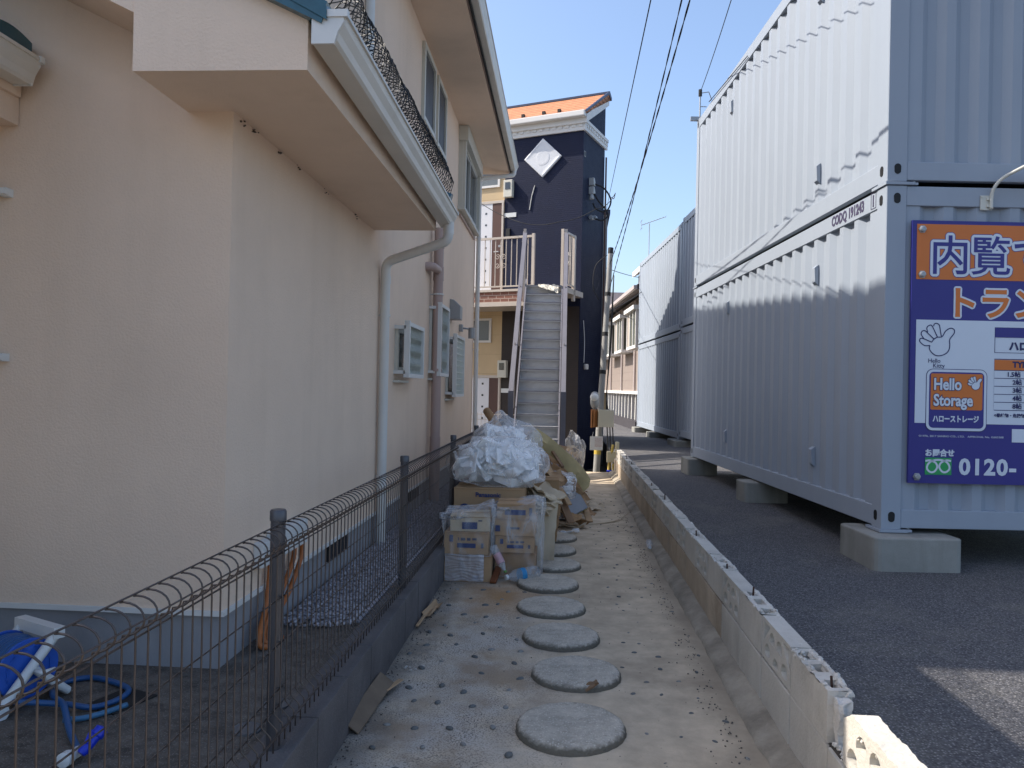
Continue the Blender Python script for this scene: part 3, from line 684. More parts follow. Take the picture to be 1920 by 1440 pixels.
for (x, y, d) in ((-1.115, 2.70, 'nearer the post foot'), (-1.09, 2.92, 'farther from the camera')):
    m_ = MB(); m_.lathe([(0.052, 0), (0.052, 0.008), (0.046, 0.009), (0.044, 0.007), (0.01, 0.007)], (x, y, 0.24), 24); setp(m_.build('manhole_cover', lid_m, smooth=R(40)), 'small round grey drain lid on the slab, ' + d, 'drain lid', 'drain lids by the fence post')
# ------------------------------------------------------------------ storage containers
paint = mat('container_paint', (0.30, 0.338, 0.392), 0.5, 0.025, 1.2, 0.05, 4, 0.02, spec=0.2, streak=((0.262, 0.297, 0.345), 0.35), dirt=((0.21, 0.21, 0.205), 1.6, 0.66, 0.35))
paint_far = mat('container_paint_far', (0.295, 0.333, 0.387), 0.5, 0.025, 1.2, 0.05, 4, 0.02, spec=0.2, streak=((0.245, 0.26, 0.28), 0.35))
hole_m = black_m
CW, CL, CH = 2.44, 6.06, 2.575
def corrug(m, L, z0, z1, P, pitch, depth, flat, recess, bulge=False):
    """P(u, d, z): u along the panel, d inwards"""
    pts = [(0, recess)]; u = (L % pitch) / 2
    f, s = flat, (pitch - 2 * flat) / 2
    while u + pitch <= L + 1e-6:
        pts += [(u + f * .5, recess), (u + f * .5 + s, recess + depth), (u + f * 1.5 + s, recess + depth), (u + f * 1.5 + 2 * s, recess)]
        u += pitch
    pts.append((L, recess))
    A = [m.bm.verts.new(P(a, d, z0)) for a, d in pts]; B = [m.bm.verts.new(P(a, d, z1)) for a, d in pts]
    for i in range(len(pts) - 1): m._f([A[i], A[i + 1], B[i + 1], B[i]])
def make_container(label, loc, rz, group, pm, vents, detail=True):
    t = thing('storage_container', label, 'container', loc, rz, group)
    pw, rt, rb = 0.15, 0.145, 0.165
    f = MB()
    for x in (0, CW - pw):
        for y in (0, CL - pw): f.box(x, y, 0, x + pw, y + pw, CH)
    for (y0, y1) in ((0.004, 0.06), (CL - 0.06, CL - 0.004)):
        f.box(pw, y0, CH - rt - .004, CW - pw, y1, CH - .004); f.box(pw, y0, 0.012, CW - pw, y1, rb - .015)
    for (x0, x1) in ((0.004, 0.06), (CW - 0.06, CW - 0.004)):
        f.box(x0, pw, CH - rt, x1, CL - pw, CH - .006); f.box(x0, pw, 0.012, x1, CL - pw, rb)
    f.build('frame', pm, t, local=True, bevel=0.004, seg=1)
    s = MB(); corrug(s, CL - 2 * pw, rb - .01, CH - rt + .01, lambda a, d, z: (d, pw + a, z), 0.278, 0.036, 0.072, 0.012); s.build('side_panel', pm, t, local=True)
    s = MB(); corrug(s, CL - 2 * pw, rb - .01, CH - rt + .01, lambda a, d, z: (CW - d, pw + a, z), 0.278, 0.036, 0.072, 0.012); s.build('side_panel', pm, t, local=True)
    s = MB(); corrug(s, CW - 2 * pw, rb - .03, CH - rt, lambda a, d, z: (pw + a, d, z), 0.25, 0.04, 0.07, 0.014); s.build('end_panel', pm, t, local=True)
    s = MB(); corrug(s, CW - 2 * pw, rb - .03, CH - rt, lambda a, d, z: (pw + a, CL - d, z), 0.25, 0.04, 0.07, 0.014); s.build('end_panel', pm, t, local=True)
    s = MB(); s.box(0.03, 0.03, CH - 0.03, CW - 0.03, CL - 0.03, CH - 0.02); s.build('roof', pm, t, local=True)
    s = MB(); s.box(0.03, 0.03, 0.03, CW - 0.03, CL - 0.03, 0.06); s.build('floor', black_m, t, local=True)
    for (yy, zz) in vents:
        v = MB(); v.prism([(0.018, zz), (-0.012, zz + .03), (-0.018, zz + 0.16), (0.018, zz + 0.19)], 'y', yy, yy + 0.07); v.build('vent', pm, t, local=True)
    # corner castings with their oval eyes
    for z in (0.065, CH - 0.125):
        for (fm, ww) in ((face_mtx((0.078, -0.0015, z), (1, 0, 0), (0, 0, 1)), .05), (face_mtx((-0.0015, 0.085, z), (0, -1, 0), (0, 0, 1)), .05), (face_mtx((-0.0015, CL - 0.085, z), (0, -1, 0), (0, 0, 1)), .05), (face_mtx((CW - .078, -0.0015, z), (1, 0, 0), (0, 0, 1)), .05)):
            h = MB(); h.add(plate_mesh([oval(0, 0.03, ww, 0.078)], 0.0015), fm); h.build('casting_eye', hole_m, t, local=True)
    return t
E0 = cw(2.775, 5.70); E1 = cw(2.775, 5.70)
low = make_container('pale grey lower storage container carrying the blue and orange sign board', (E0[0], E0[1], 0.50), YAW, 'storage containers', paint, [(1.30, 0.33), (4.15, 0.33), (1.30, 2.0), (4.15, 2.0)])
upp = make_container('pale grey upper storage container stacked above the sign board', (E0[0], E0[1], 0.50 + CH + 0.03), YAW, 'storage containers', paint, [(1.30, 0.33), (4.15, 2.0), (1.30, 2.0)])
for k, (d0, z) in enumerate(((18.15, 0.36), (12.02, 0.42))):
    p0 = cw(3.98, d0)
    w0 = ('farther of the two set back beyond the front stack', 'nearer of the two set back, half hidden behind the front stack')[k]
    make_container('grey lower container, ' + w0, (p0[0], p0[1], z), YAW, 'storage containers', paint_far, [])
    make_container('grey upper container, ' + w0, (p0[0], p0[1], z + CH + 0.03), YAW, 'storage containers', paint_far, [])
# stacking plates between the containers
def tw(lat, d, z, lab):
    p0 = cw(lat, d); t = thing('stacking_plate', lab, 'steel plate', (p0[0], p0[1], z), YAW, 'stacking plates between containers')
    s = MB(); s.box(-0.012, -0.012, 0.004, 0.20, 0.22, 0.026); s.box(0.20, 0.0, 0.006, 0.235, 0.10, 0.024); s.build('plate', paint, t, local=True, bevel=0.003)
    s = MB(); s.lathe([(.014, 0), (.014, .012), (.006, .013), (.006, .03)], (0.215, 0.03, 0.026), 6); s.build('bolt', metal_grey, t, local=True)
tw(2.775, 5.70, 0.50 + CH, 'thin steel plate clamped between the stacked containers above the sign')
tw(2.775, 5.70 + CL - 0.21, 0.50 + CH, 'thin steel plate between the stacked containers at their far corner')
tw(2.775, 5.70, 0.475, 'steel foot plate under the corner of the lower container')
# serial marking on the top rail
num_m = mat('marking_violet', (0.06, 0.05, 0.10), 0.5, 0.1)
s = MB(); fm = face_mtx((0.0018, 0.99, CH - 0.105), (0, -1, 0), (0, 0, 1))
s.add(text_mesh('CODQ 191243', 0.118, 0.004, 0.001, 0.82, res=2), fm)
s.build('serial_number', num_m, low, local=True); s = MB()
fm2 = face_mtx((0.0018, 0.245, CH - 0.108), (0, -1, 0), (0, 0, 1)); s.add(text_mesh('1', 0.125, 0.003, 0.001, 0.8), fm2)
s.add(plate_mesh([[(-.012, -.018), (.07, -.018), (.07, .108), (-.012, .108)], [(-.009, -.015), (.067, -.015), (.067, .105), (-.009, .105)]], 0.001), fm2)
s.build('check_digit', num_m, low, local=True)
# ------------------------------------------------------------------ concrete pads
pad_m = mat('pad_concrete', (0.27, 0.265, 0.24), 0.9, 0.12, 4, 0.35, 70, 0.005, spec=0.15, streak=((0.15, 0.145, 0.125), 0.75), speck=((0.16, 0.15, 0.13), 130, 0.22))
def pad(lat, d, z0, z1, wx, wy, lab):
    p0 = cw(lat, d); m = MB(); m.box(0, 0, 0, wx, wy, z1 - z0); 
    bmesh.ops.bevel(m.bm, geom=[e for e in m.bm.edges if abs(e.verts[0].co.z - e.verts[1].co.z) > .1], offset=0.05, segments=3, profile=.5, affect='EDGES')
    M_ = Matrix.Translation((p0[0], p0[1], z0)) @ Matrix.Rotation(YAW, 4, 'Z'); 
    es = [e for e in m.bm.edges if len(e.link_faces) == 2 and e.verts[0].co.z > .1 and e.verts[1].co.z > .1 and e.calc_face_angle(0) > 1]
    bmesh.ops.bevel(m.bm, geom=es, offset=0.012, segments=2, profile=.5, affect='EDGES')
    m.bm.transform(M_); setp(m.build('concrete_pad', pad_m), lab, 'concrete pad', 'concrete pads under the containers')
pad(2.64, 5.50, 0.225, 0.474, 0.64, 0.62, 'large concrete pad under the corner of the container below the sign')
pad(2.63, 8.55, 0.22, 0.495, 0.5, 0.36, 'concrete pad under the middle of the near container')
pad(2.64, 11.35, 0.2, 0.495, 0.45, 0.5, 'concrete pad under the far corner of the near container stack')
pad(3.78, 17.6, 0.10, 0.355, 0.6, 0.9, 'concrete pad under the joint of the two set-back containers')
pad(3.80, 21.0, 0.05, 0.355, 0.6, 0.5, 'concrete pad under the middle of the farthest container')
pad(3.80, 23.6, 0.04, 0.355, 0.6, 0.5, 'concrete pad under the far end of the farthest container')
# ------------------------------------------------------------------ sign board
S_BLUE = mat('sign_blue', (0.032, 0.030, 0.20), 0.4, 0.03); S_OR = mat('sign_orange', (0.58, 0.16, 0.03), 0.4, 0.03); S_WH = mat('sign_white', (0.58, 0.63, 0.70), 0.4, 0.02)
S_GR = mat('sign_green', (0.02, 0.30, 0.09), 0.4, 0.03); S_NAVY = mat('sign_ink', (0.016, 0.02, 0.10), 0.4, 0.03); S_YEL = mat('sign_yellow', (0.5, 0.42, 0.08), 0.4)
sp0 = cw(2.957, 5.70 - 0.03); SW, SH = 1.78, 1.955
sign = thing('sign_board', 'blue and orange storage advertisement board fixed to the end of the lower container', 'sign', (sp0[0], sp0[1], 0.855), YAW)
s = MB(); s.box(0, 0, 0, SW, 0.022, SH); s.build('board', S_BLUE, sign, local=True)
LAY = [0]
def lay(mesh, mat_, name, x, z, lvl):
    s = MB(); s.add(mesh, face_mtx((x, -0.0012 * lvl - 0.0006, z), (1, 0, 0), (0, 0, 1))); return s.build(name, mat_, sign, local=True)
def px(x, y): return ((x - 1707 + (y - 415) * 0.010) / 252.7, (910 - y + (x - 1707) * 0.016) / 252.7)
def rect(x0, y0, x1, y1): a = px(x0, y1); b = (px(x1, y0)[0], px(x0, y0)[1]); return [(a[0], a[1]), (b[0], a[1]), (b[0], b[1]), (a[0], b[1])]
e = .0005
RX = 1707 + SW * 252.7 - 3
lay(plate_mesh([rect(1714, 423, RX, 527)], e), S_OR, 'orange_band', 0, 0, 1)
lay(plate_mesh([rect(1713, 603, RX, 797)], e), S_WH, 'white_panel', 0, 0, 1)
lay(plate_mesh([rect(1896, 808, RX - 30, 833)], e), S_WH, 'blank_strip', 0, 0, 1)
def txt(body, x, y, h, mat_, lvl, bold=0.0, sx=1.0, outline=None, shear=0.0, space=1.0, out_lvl=None, k=0.73, name='lettering', olw=0.05):
    """x, y: left end and baseline in sign pixels; h: letter height in sign pixels"""
    size = h / 252.7 / k; a = px(x, y)
    if outline: 
        for (om, ow, dl) in outline:
            if ow < .012: lay(text_mesh(body, size, ow, e, sx, shear, space=space), om, name, a[0], a[1], lvl - dl); continue
            s = MB(); tm_ = text_mesh(body, size, .002, e * .2, sx, shear, space=space)     # a broad outline: the letters repeated round a small circle
            for k_ in range(14): s.add(tm_, face_mtx((a[0] + ow * math.cos(k_ * math.pi / 7), -0.0012 * (lvl - dl) - 0.00003 * k_, a[1] + ow * math.sin(k_ * math.pi / 7)), (1, 0, 0), (0, 0, 1)))
            s.build(name, om, sign, local=True)
    return lay(text_mesh(body, size, bold, e, sx, shear, space=space), mat_, name, a[0], a[1], lvl)
txt('内覧で', 1738, 510, 70, S_BLUE, 4, 0.0025, 1.0, outline=[(S_WH, 0.021, 1), (S_BLUE, 0.026, 2)], k=0.90, space=.98)
txt('トラン', 1768, 594, 56, S_OR, 3, 0.006, 1.0, outline=[(S_WH, 0.018, 1)], k=0.88, space=.98)
# waving glove mark
def stroke(pts, wd, mat_, lvl, closed=False, name='emblem'):
    P = [Vector((*px(*p), 0)) for p in pts]; P = bez(P, 6) if len(P) > 2 else P
    s = MB(); n = len(P); L_ = []; R_ = []
    for i in range(n):
        t = (P[min(i + 1, n - 1)] - P[max(i - 1, 0)]).normalized(); nn = Vector((-t.y, t.x, 0)) * wd / 2 / 252.7
        L_.append(P[i] + nn); R_.append(P[i] - nn)
    fm = face_mtx((0, -0.0012 * lvl - 0.0006, 0), (1, 0, 0), (0, 0, 1))
    lv = [s.bm.verts.new(fm @ p) for p in L_]; rv = [s.bm.verts.new(fm @ p) for p in R_]
    for i in range(n - 1): s._f([lv[i], rv[i], rv[i + 1], lv[i + 1]])
    return s
def merge_strokes(lst, mat_, name):
    s = MB()
    for q in lst:
        me = bpy.data.meshes.new('t'); q.bm.to_mesh(me); q.bm.free(); s.add(me, Matrix())
    return s.build(name, mat_, sign, local=True)
def Z(x, y): return (1640 + x * 280 / 1920, 600 + y * 210 / 1440)      # from the enlarged crop
hand = [[(690, 355), (620, 355), (560, 305), (565, 268), (600, 265), (660, 290), (712, 312)], [(612, 268), (578, 215), (585, 175), (625, 165), (675, 210), (740, 270)],
        [(660, 185), (648, 130), (672, 100), (708, 95), (740, 150), (785, 245)], [(735, 105), (745, 78), (775, 70), (808, 92), (822, 160), (835, 235)],
        [(712, 312), (740, 275), (785, 248), (845, 240), (890, 170), (950, 132), (1000, 150), (998, 200), (945, 275), (945, 350), (935, 410), (900, 455), (830, 485), (760, 480), (700, 430), (682, 385), (690, 355)]]
merge_strokes([stroke([Z(*p) for p in h], 1.9, None, 3) for h in hand], S_NAVY, 'glove_emblem')
txt('Hello', *Z(665, 575), 8.2, S_NAVY, 3, 0.0, .95, k=.72); txt('Kitty', *Z(728, 640), 8.6, S_NAVY, 3, 0.0, .95, k=.72)
# badge
def rr(x0, y0, x1, y1, r): a = px(x0, y1); b = (px(x1, y0)[0], px(x0, y0)[1]); return rrect(a[0], a[1], b[0], b[1], r / 252.7)
lay(plate_mesh([rr(1733, 695, 1849, 812, 13)], e), S_NAVY, 'badge', 0, 0, 2); lay(plate_mesh([rr(1734.2, 696.2, 1847.8, 810.8, 12)], e), S_WH, 'badge', 0, 0, 3)
lay(plate_mesh([rr(1739, 701, 1843, 806, 8)], e), S_BLUE, 'badge', 0, 0, 4); lay(plate_mesh([rr(1742, 704, 1840, 772, 3)], e), S_OR, 'badge', 0, 0, 5)
txt('Hello', 1747, 734, 22, S_WH, 8, 0.0035, .80, outline=[(S_NAVY, 0.0085, 1)], space=1.0); txt('Storage', 1747, 764, 22, S_WH, 8, 0.0035, .80, outline=[(S_NAVY, 0.0085, 1)], space=1.0)
txt('ハローストレージ', 1746, 794, 12, S_WH, 6, 0.0022, .78, k=.86)
sm = [[(x * .42 + 938, y * .42 + 720) for x, y in h] for h in hand]
palm = [(690, 355), (620, 355), (562, 300), (600, 265), (578, 205), (625, 165), (650, 130), (690, 92), (735, 100), (775, 70), (812, 100), (835, 235), (890, 170), (950, 132), (1000, 150), (998, 200), (945, 275), (945, 350), (900, 455), (830, 485), (760, 480), (700, 430)]
lay(plate_mesh([[px(*Z(x * .42 + 938, y * .42 + 720)) for x, y in palm]], e), S_WH, 'glove_emblem', 0, 0, 6)
merge_strokes([stroke([Z(*p) for p in h], 1.0, None, 7) for h in sm], S_NAVY, 'glove_emblem')
# price table
lay(plate_mesh([rect(1862, 617, RX - 12, 665), rect(1863, 636, RX - 13, 664)], e), S_NAVY, 'table_frame', 0, 0, 2); lay(plate_mesh([rect(1863, 618, RX - 13, 636)], e), S_BLUE, 'table_head', 0, 0, 3)
txt('ハロ', 1889, 659, 16, S_NAVY, 3, 0.004, 1, k=.86)
fm_ = MB()
for (x0, y0, x1, y1) in [(1861, 677, 1862, 773), (RX - 13, 677, RX - 12, 773)] + [(1862, 697 + 15 * i, RX - 13, 698.2 + 15 * i) for i in range(6)] + [(1862, 676, RX - 13, 677.5)]: fm_.add(plate_mesh([rect(x0, y0, x1, y1)], e), Matrix())
me_ = bpy.data.meshes.new('t'); fm_.bm.to_mesh(me_); fm_.bm.free(); lay(me_, S_NAVY, 'table_frame', 0, 0, 2)
lay(plate_mesh([rect(1862, 678, RX - 13, 697)], e), S_OR, 'table_head', 0, 0, 3)
txt('TYPE', 1896, 692, 11, S_NAVY, 4, 0.003)
for i, r_ in enumerate(('1.5帖', '2帖', '3帖', '4帖', '8帖')):
    txt(r_, (1885, 1896, 1896, 1896, 1896)[i], 709.5 + 15 * i, 9.5, S_NAVY, 4, 0.0012, k=.8); s = lay(plate_mesh([rect(1919, 700 + 14.8 * i, 1920, 711 + 14.8 * i)], e), S_NAVY, 'table_rule', 0, 0, 4)
txt('※動植物・危険物・', 1862, 785, 6.5, S_NAVY, 3, 0.001, 1.0, k=.86)
txt('©1976, 2017 SANRIO CO., LTD.   APPROVAL No. G603388', 1721, 823, 3.6, S_WH, 2, 0.0, 1.28)
txt('お問合せ', 1733, 858, 12.5, S_WH, 2, 0.0025, 1.0, k=.9)
lay(plate_mesh([rect(1733, 862, 1783, 894)], e), S_GR, 'phone_mark', 0, 0, 2)
loopd = lambda cx: [(cx - 12, 869)] + [(cx + 9.5 * math.cos(a), 880 + 9 * math.sin(a)) for a in [R(-110 - 0 + k * 40) for k in range(0, 9)]]
merge_strokes([stroke([(1734, 868.5), (1743, 867.5), (1753, 872), (1756, 880), (1751, 888), (1744, 889.5), (1737.5, 884), (1738, 876), (1745, 869), (1758, 866.5), (1771, 869), (1778, 876), (1778.5, 884), (1772, 889.5), (1765, 888), (1760, 880), (1763, 872), (1773, 867.5), (1782, 868.5)], 3.6, None, 3)], S_WH, 'phone_mark')
txt('0120-', 1797, 893, 30, S_WH, 2, 0.006, 1.02, space=1.12)
for (x, y) in ((1725, 433), (1725, 518), (1718, 898)):
    a = px(x, y); s = MB(); s.lathe([(0.030, 0), (0.030, 0.004)], (0, 0, 0), 6, face_mtx((a[0], -0.002, a[1]), (1, 0, 0), (0, 0, 1))); s.lathe([(0.022, 0.004), (0.021, 0.018), (0.014, 0.021)], (0, 0, 0), 18, face_mtx((a[0], -0.002, a[1]), (1, 0, 0), (0, 0, 1))); s.build('bolt', metal_grey, sign, local=True)
# flood lamp on its bent arm
lp = cw(3.515, 5.70 - 0.008)
lamp = thing('flood_lamp', 'white flood lamp on a bent arm bracketed above the sign', 'lamp', (lp[0], lp[1], 2.955), YAW)
lamp_w = mat('lamp_cream', (0.55, 0.54, 0.48), 0.4, 0.05)
s = MB(); s.box(-0.042, 0.0, -0.055, 0.045, 0.008, 0.055); s.box(0.0, -0.012, 0.018, 0.04, 0.0, 0.04); s.box(0.0, -0.012, -0.035, 0.04, 0.0, -0.015)
for (x, z) in ((-.032, .042), (-.032, -.045)): s.cyl((x, 0, z), (x, -0.006, z), 0.007, seg=6)
s.build('bracket', lamp_w, lamp, local=True, bevel=0.002)
s = MB(); s.tube(bez([(0.028, -0.016, -0.05), (0.028, -0.018, 0.04), (0.035, -0.03, 0.10), (0.075, -0.06, 0.165), (0.15, -0.11, 0.215), (0.26, -0.19, 0.275)], 6), 0.0125, 10); s.build('arm', lamp_w, lamp, local=True, smooth=True)
s = MB(); s.obox((0.29, -0.21, 0.20), (0.20, 0.14, 0.05), (R(35), 0, 0)); s.box(0.235, -0.2, 0.2, 0.25, -0.185, 0.29); s.build('lamp_head', box_white, lamp, local=True, bevel=0.01)
# pole-side cable bracket on the roof corner
bp0 = cw(2.80, 5.70 + CL - 0.06)
br = thing('cable_bracket', 'thin steel cable bracket standing on the far roof corner of the upper container', 'bracket', (bp0[0], bp0[1], 0.5 + 2 * CH + .03), YAW)
s = MB(); s.tube([(0, 0, -0.05), (0, 0, 0.42)], 0.012, 6); s.tube([(0, 0, 0.2), (0.1, 0, 0.2)], 0.008, 6); s.box(-0.14, -0.02, -0.02, 0.02, 0.03, 0.04); s.build('mast', metal_grey, br, local=True)
s = MB(); s.cyl((0, 0, 0.36), (0, 0, 0.46), 0.028, seg=8); s.build('insulator', rubber, br, local=True)
# ------------------------------------------------------------------ broken block wall on the right of the path
block_m = mat('concrete_block', (0.53, 0.50, 0.445), 0.93, 0.12, 3, 0.8, 70, 0.008, spec=0.12, dirt=((0.36, 0.33, 0.28), 2.2, 0.52, 0.6), streak=((0.33, 0.295, 0.25), 0.5))
block_old = mat('concrete_block_stained', (0.44, 0.365, 0.28), 0.93, 0.18, 3, 0.45, 110, 0.004, spec=0.12, dirt=((0.25, 0.195, 0.14), 2.5, 0.5, 0.6))
mortar_m = mat('broken_mortar', (0.60, 0.57, 0.52), 0.95, 0.15, 10, 1.0, 60, 0.015, spec=0.1, dirt=((0.38, 0.35, 0.31), 14, 0.55, 0.7))
joint_m = mat('dark_joint', (0.055, 0.048, 0.04), 0.95, 0.2, 8); foot_m = mat('footing_dirt', (0.33, 0.29, 0.23), 0.95, 0.35, 5, 0.8, 60, 0.01, spec=0.1, dirt=((0.45, 0.41, 0.36), 7, 0.58, 0.8))
rust_m = mat('rebar_rust', (0.06, 0.03, 0.02), 0.8, 0.3, 20)
wall = thing('block_wall', 'low broken concrete block wall with openwork blocks between the path and the asphalt', 'wall', (1.0, 6, 0))
WX0, WX1, ZA, ZB = 0.955, 1.045, 0.272, 0.462
m_ = MB(); N = 300
rows = []
for i in range(N + 1):
    y = -1.5 + 15.3 * i / N
    zt = 0.058 + 0.012 * ncol((0, y, 0), 2.0) + 0.012 * ncol((3, y, 0), 9); xe = 0.862 + 0.015 * ncol((6, y, 0), 1.2) + 0.012 * ncol((9, y, 0), 8)
    rows.append([m_.bm.verts.new(p) for p in ((xe - 0.012, y, -0.03), (xe, y, zt * .35), (xe + .025, y, zt * .6 + .006 * ncol((7, y, 0), 14)), (0.925 + .01 * ncol((1, y, 0), 7), y, zt + 0.016 * ncol((2, y, 0), 14)), (0.96, y, zt + 0.008))])
for a, b in zip(rows, rows[1:]):
    for k in range(4): m_._f([a[k], a[k + 1], b[k + 1], b[k]])
m_.build('footing', foot_m, wall, smooth=R(50))
m_ = MB(); y = -1.25
ys = []
k0 = -10
for k in range(-5, 12):
    pass
P0 = 2.76; PIT = 0.445
def wob_box(m, y0, y1, z0, z1, top_amp=0.0, x0=WX0, x1=WX1):
    n = max(2, int((y1 - y0) / 0.035)); A = []
    for i in range(n + 1):
        y = y0 + (y1 - y0) * i / n; dz = random.uniform(-top_amp, 0) if top_amp else 0
        A.append([m.bm.verts.new(p) for p in ((x0, y, z0), (x0, y, z1 + dz), (x1, y, z1 + dz * .6), (x1, y, z0))])
    for a, b in zip(A, A[1:]):
        for q in range(4): m._f([a[q], b[q], b[(q + 1) % 4], a[(q + 1) % 4]])
    m._f(A[0]); m._f(A[-1][::-1])
# lower course
y = P0 - PIT * 9
while y < 13.55:
    m_ = MB(); m_.box(WX0 + random.uniform(-.003, .003), y + .007, 0.03, WX1, y + PIT - .007, ZA - .009)
    m_.build('block', block_old if y > 4.2 else block_m, wall, bevel=0.003, seg=1); y += PIT
m_ = MB(); m_.box(WX0 + .010, P0 - PIT * 9, 0.03, WX1 - .004, 13.6, ZA - 0.001); m_.build('mortar_joint', joint_m, wall)
def rough_top(m, y0, y1, z, dens=1.0, x0=WX0, x1=WX1):
    for i in range(int(55 * dens * (y1 - y0) / PIT)):
        lump(m, (random.uniform(x0 + .008, x1 - .008), random.uniform(y0, y1), z + random.uniform(-.008, .004)), random.uniform(.005, .014))
def jag(m, y0, y1, z):
    n = 22; A = []
    for i in range(n + 1):
        y = y0 + (y1 - y0) * i / n + random.uniform(-.004, .004); h = z + max(-.004, .014 * ncol((0, y, 0), 6) + random.uniform(-.006, .008)); w_ = .022 + .012 * ncol((5, y, 0), 9)
        A.append([m.bm.verts.new(p) for p in ((WX1 - w_ - .006, y, z - .02), (WX1 - w_, y, h - .006), (WX1 - w_ * .5, y, h + random.uniform(-.003, .003)), (WX1 + .001, y, h - .008), (WX1 + .001, y, z - .02))])
    for a, b in zip(A, A[1:]):
        for q in range(4): m._f([a[q], b[q], b[q + 1], a[q + 1]])
    m._f(A[0]); m._f(A[-1][::-1])
def plain_block(y0, y1, near):
    L = y1 - y0 - .006; q_ = [y0 + .007 + (y1 - y0 - .014) * k / 14 for k in range(15)]; loops = [[(WX0 + abs(random.gauss(0, .0022)), v) for v in q_[::-1]] + [(WX1 - abs(random.gauss(0, .003)), v) for v in q_]]
    cells = []
    if random.random() < .75:
        for q in range(3):
            if random.random() < .85:
                c = y0 + .075 + q * (L - .14) / 2; cells.append(c); loops.append([(WX0 + .024, c - .042), (WX1 - .024, c - .042), (WX1 - .024, c + .042), (WX0 + .024, c + .042)])
    m = MB(); h = (ZB - ZA) / 2; dz = random.uniform(-.006, .004)
    m.add(plate_mesh(loops, h), Matrix.Translation((0, 0, ZA + h + dz)))
    for v in m.bm.verts:
        if v.co.z > ZA + h: v.co.z += -.014 * max(0, ncol((v.co.y, v.co.x, 2), 9) + .15) + random.uniform(-.006, .003)
        elif v.co.x < WX0 + .01: v.co.x = WX0
    o = m.build('block', block_m, wall)
    r = MB(); 
    for i in range(34):
        yy = random.uniform(y0, y1); xx = random.choice((WX0 + random.uniform(.003, .02), WX1 - random.uniform(.003, .02)))
        lump(r, (xx, yy, ZB + dz + random.uniform(-.012, .002)), random.uniform(.006, .013))
    for i in range(random.randrange(6, 26)): lump(r, (random.uniform(WX0 + .02, WX1 - .02), random.uniform(y0, y1), ZB + dz - random.uniform(.0, .05)), random.uniform(.006, .016))
    jag(r, y0, y1, ZB + dz)
    r.build('broken_mortar', mortar_m, o)
    if random.random() < .5 and cells:
        s = MB(); c = random.choice(cells); s.tube([(1.0, c, ZB - .1), (1.0 + random.uniform(-.008, .008), c + random.uniform(-.01, .01), ZB + random.uniform(.015, .045))], .005, 6); s.build('rebar', rust_m, o)
def openwork(y0, y1, broken=False):
    L = y1 - y0 - .006; H = ZB - ZA - .004
    def F(p): return (p[0] * L, p[1] * H)
    def arc(cx, cy, r0, a0, a1, n=8): return [(cx + r0 * math.cos(R(a0 + (a1 - a0) * i / n)) * H / L, cy + r0 * math.sin(R(a0 + (a1 - a0) * i / n))) for i in range(n + 1)]
    holes = []
    holes.append([(.05, .90), (.30, .90), (.05, .42)])
    holes.append([(.95, .90), (.72, .90), (.95, .42)])
    holes.append(arc(.20, .19, .25, 0, 180) + [(.20 - .06, .12), (.20 + .06, .12)])
    holes.append(arc(.50, .09, .22, 0, 180))
    holes.append(arc(.80, .19, .25, 0, 180) + [(.80 - .06, .12), (.80 + .06, .12)])
    holes.append(arc(.37, .58, .24, -10, 190)); holes.append(arc(.63, .58, .24, -10, 190))
    outer = [(0, 0), (1, 0), (1, 1), (0, 1)]
    if broken: outer = [(0, 0), (1, 0)] + [(1 - k / 24, 1.0 + .05 * noise.noise(Vector((k * .35, 1, 0))) + random.uniform(-.025, .02) - (.2 * (k - 20) / 4 if k > 20 else 0)) for k in range(25)]; holes = holes[2:7]
    loops = [[F(p) for p in outer]] + [[F(p) for p in h] for h in holes]
    m = MB(); th = .027
    m.add(plate_mesh(loops, .042), face_mtx((WX0 + .044, y1 - .003, ZA + .002), (0, -1, 0), (0, 0, 1)))
    o = m.build('openwork_block', block_m, wall)
    r = MB(); rough_top(r, y0, y1, ZB - (.012 if not broken else .05), 1.0)
    jag(r, y0, y1, ZB - (.006 if not broken else .03))
    r.build('broken_mortar', mortar_m, o)
k = 0; y = P0
while y + PIT < 13.6:
    (plain_block if k % 2 == 0 else openwork)(y + .001, y + PIT - .001, *(([y < 6]) if k % 2 == 0 else []))
    y += PIT; k += 1
m_ = MB()      # rough mortar core showing in the gap before the last standing block
m_.box(WX0 + .022, P0 - .045, ZA - .01, WX1 - .02, P0 + .002, ZB - .03); bmesh.ops.subdivide_edges(m_.bm, edges=m_.bm.edges[:], cuts=9, use_grid_fill=True)
for v in m_.bm.verts: v.co += Vector((ncol(v.co, 30), 1.6 * ncol(v.co, 24, 3) + ncol(v.co, 60), 1.2 * ncol(v.co, 28, 7))) * .009
for i in range(46): lump(m_, (random.uniform(WX0 + .01, WX1 - .01), random.uniform(P0 - .14, P0 - .03), ZA + random.uniform(-.006, .012)), random.uniform(.006, .014))
m_.build('broken_mortar', mortar_m, wall)
openwork(P0 - .14 - .42, P0 - .14, broken=True)
y = P0 - .56; k = 0
while y > -1.1:
    (plain_block(y - PIT, y - .002, True) if k % 2 == 0 else openwork(y - PIT, y - .002)); y -= PIT; k += 1

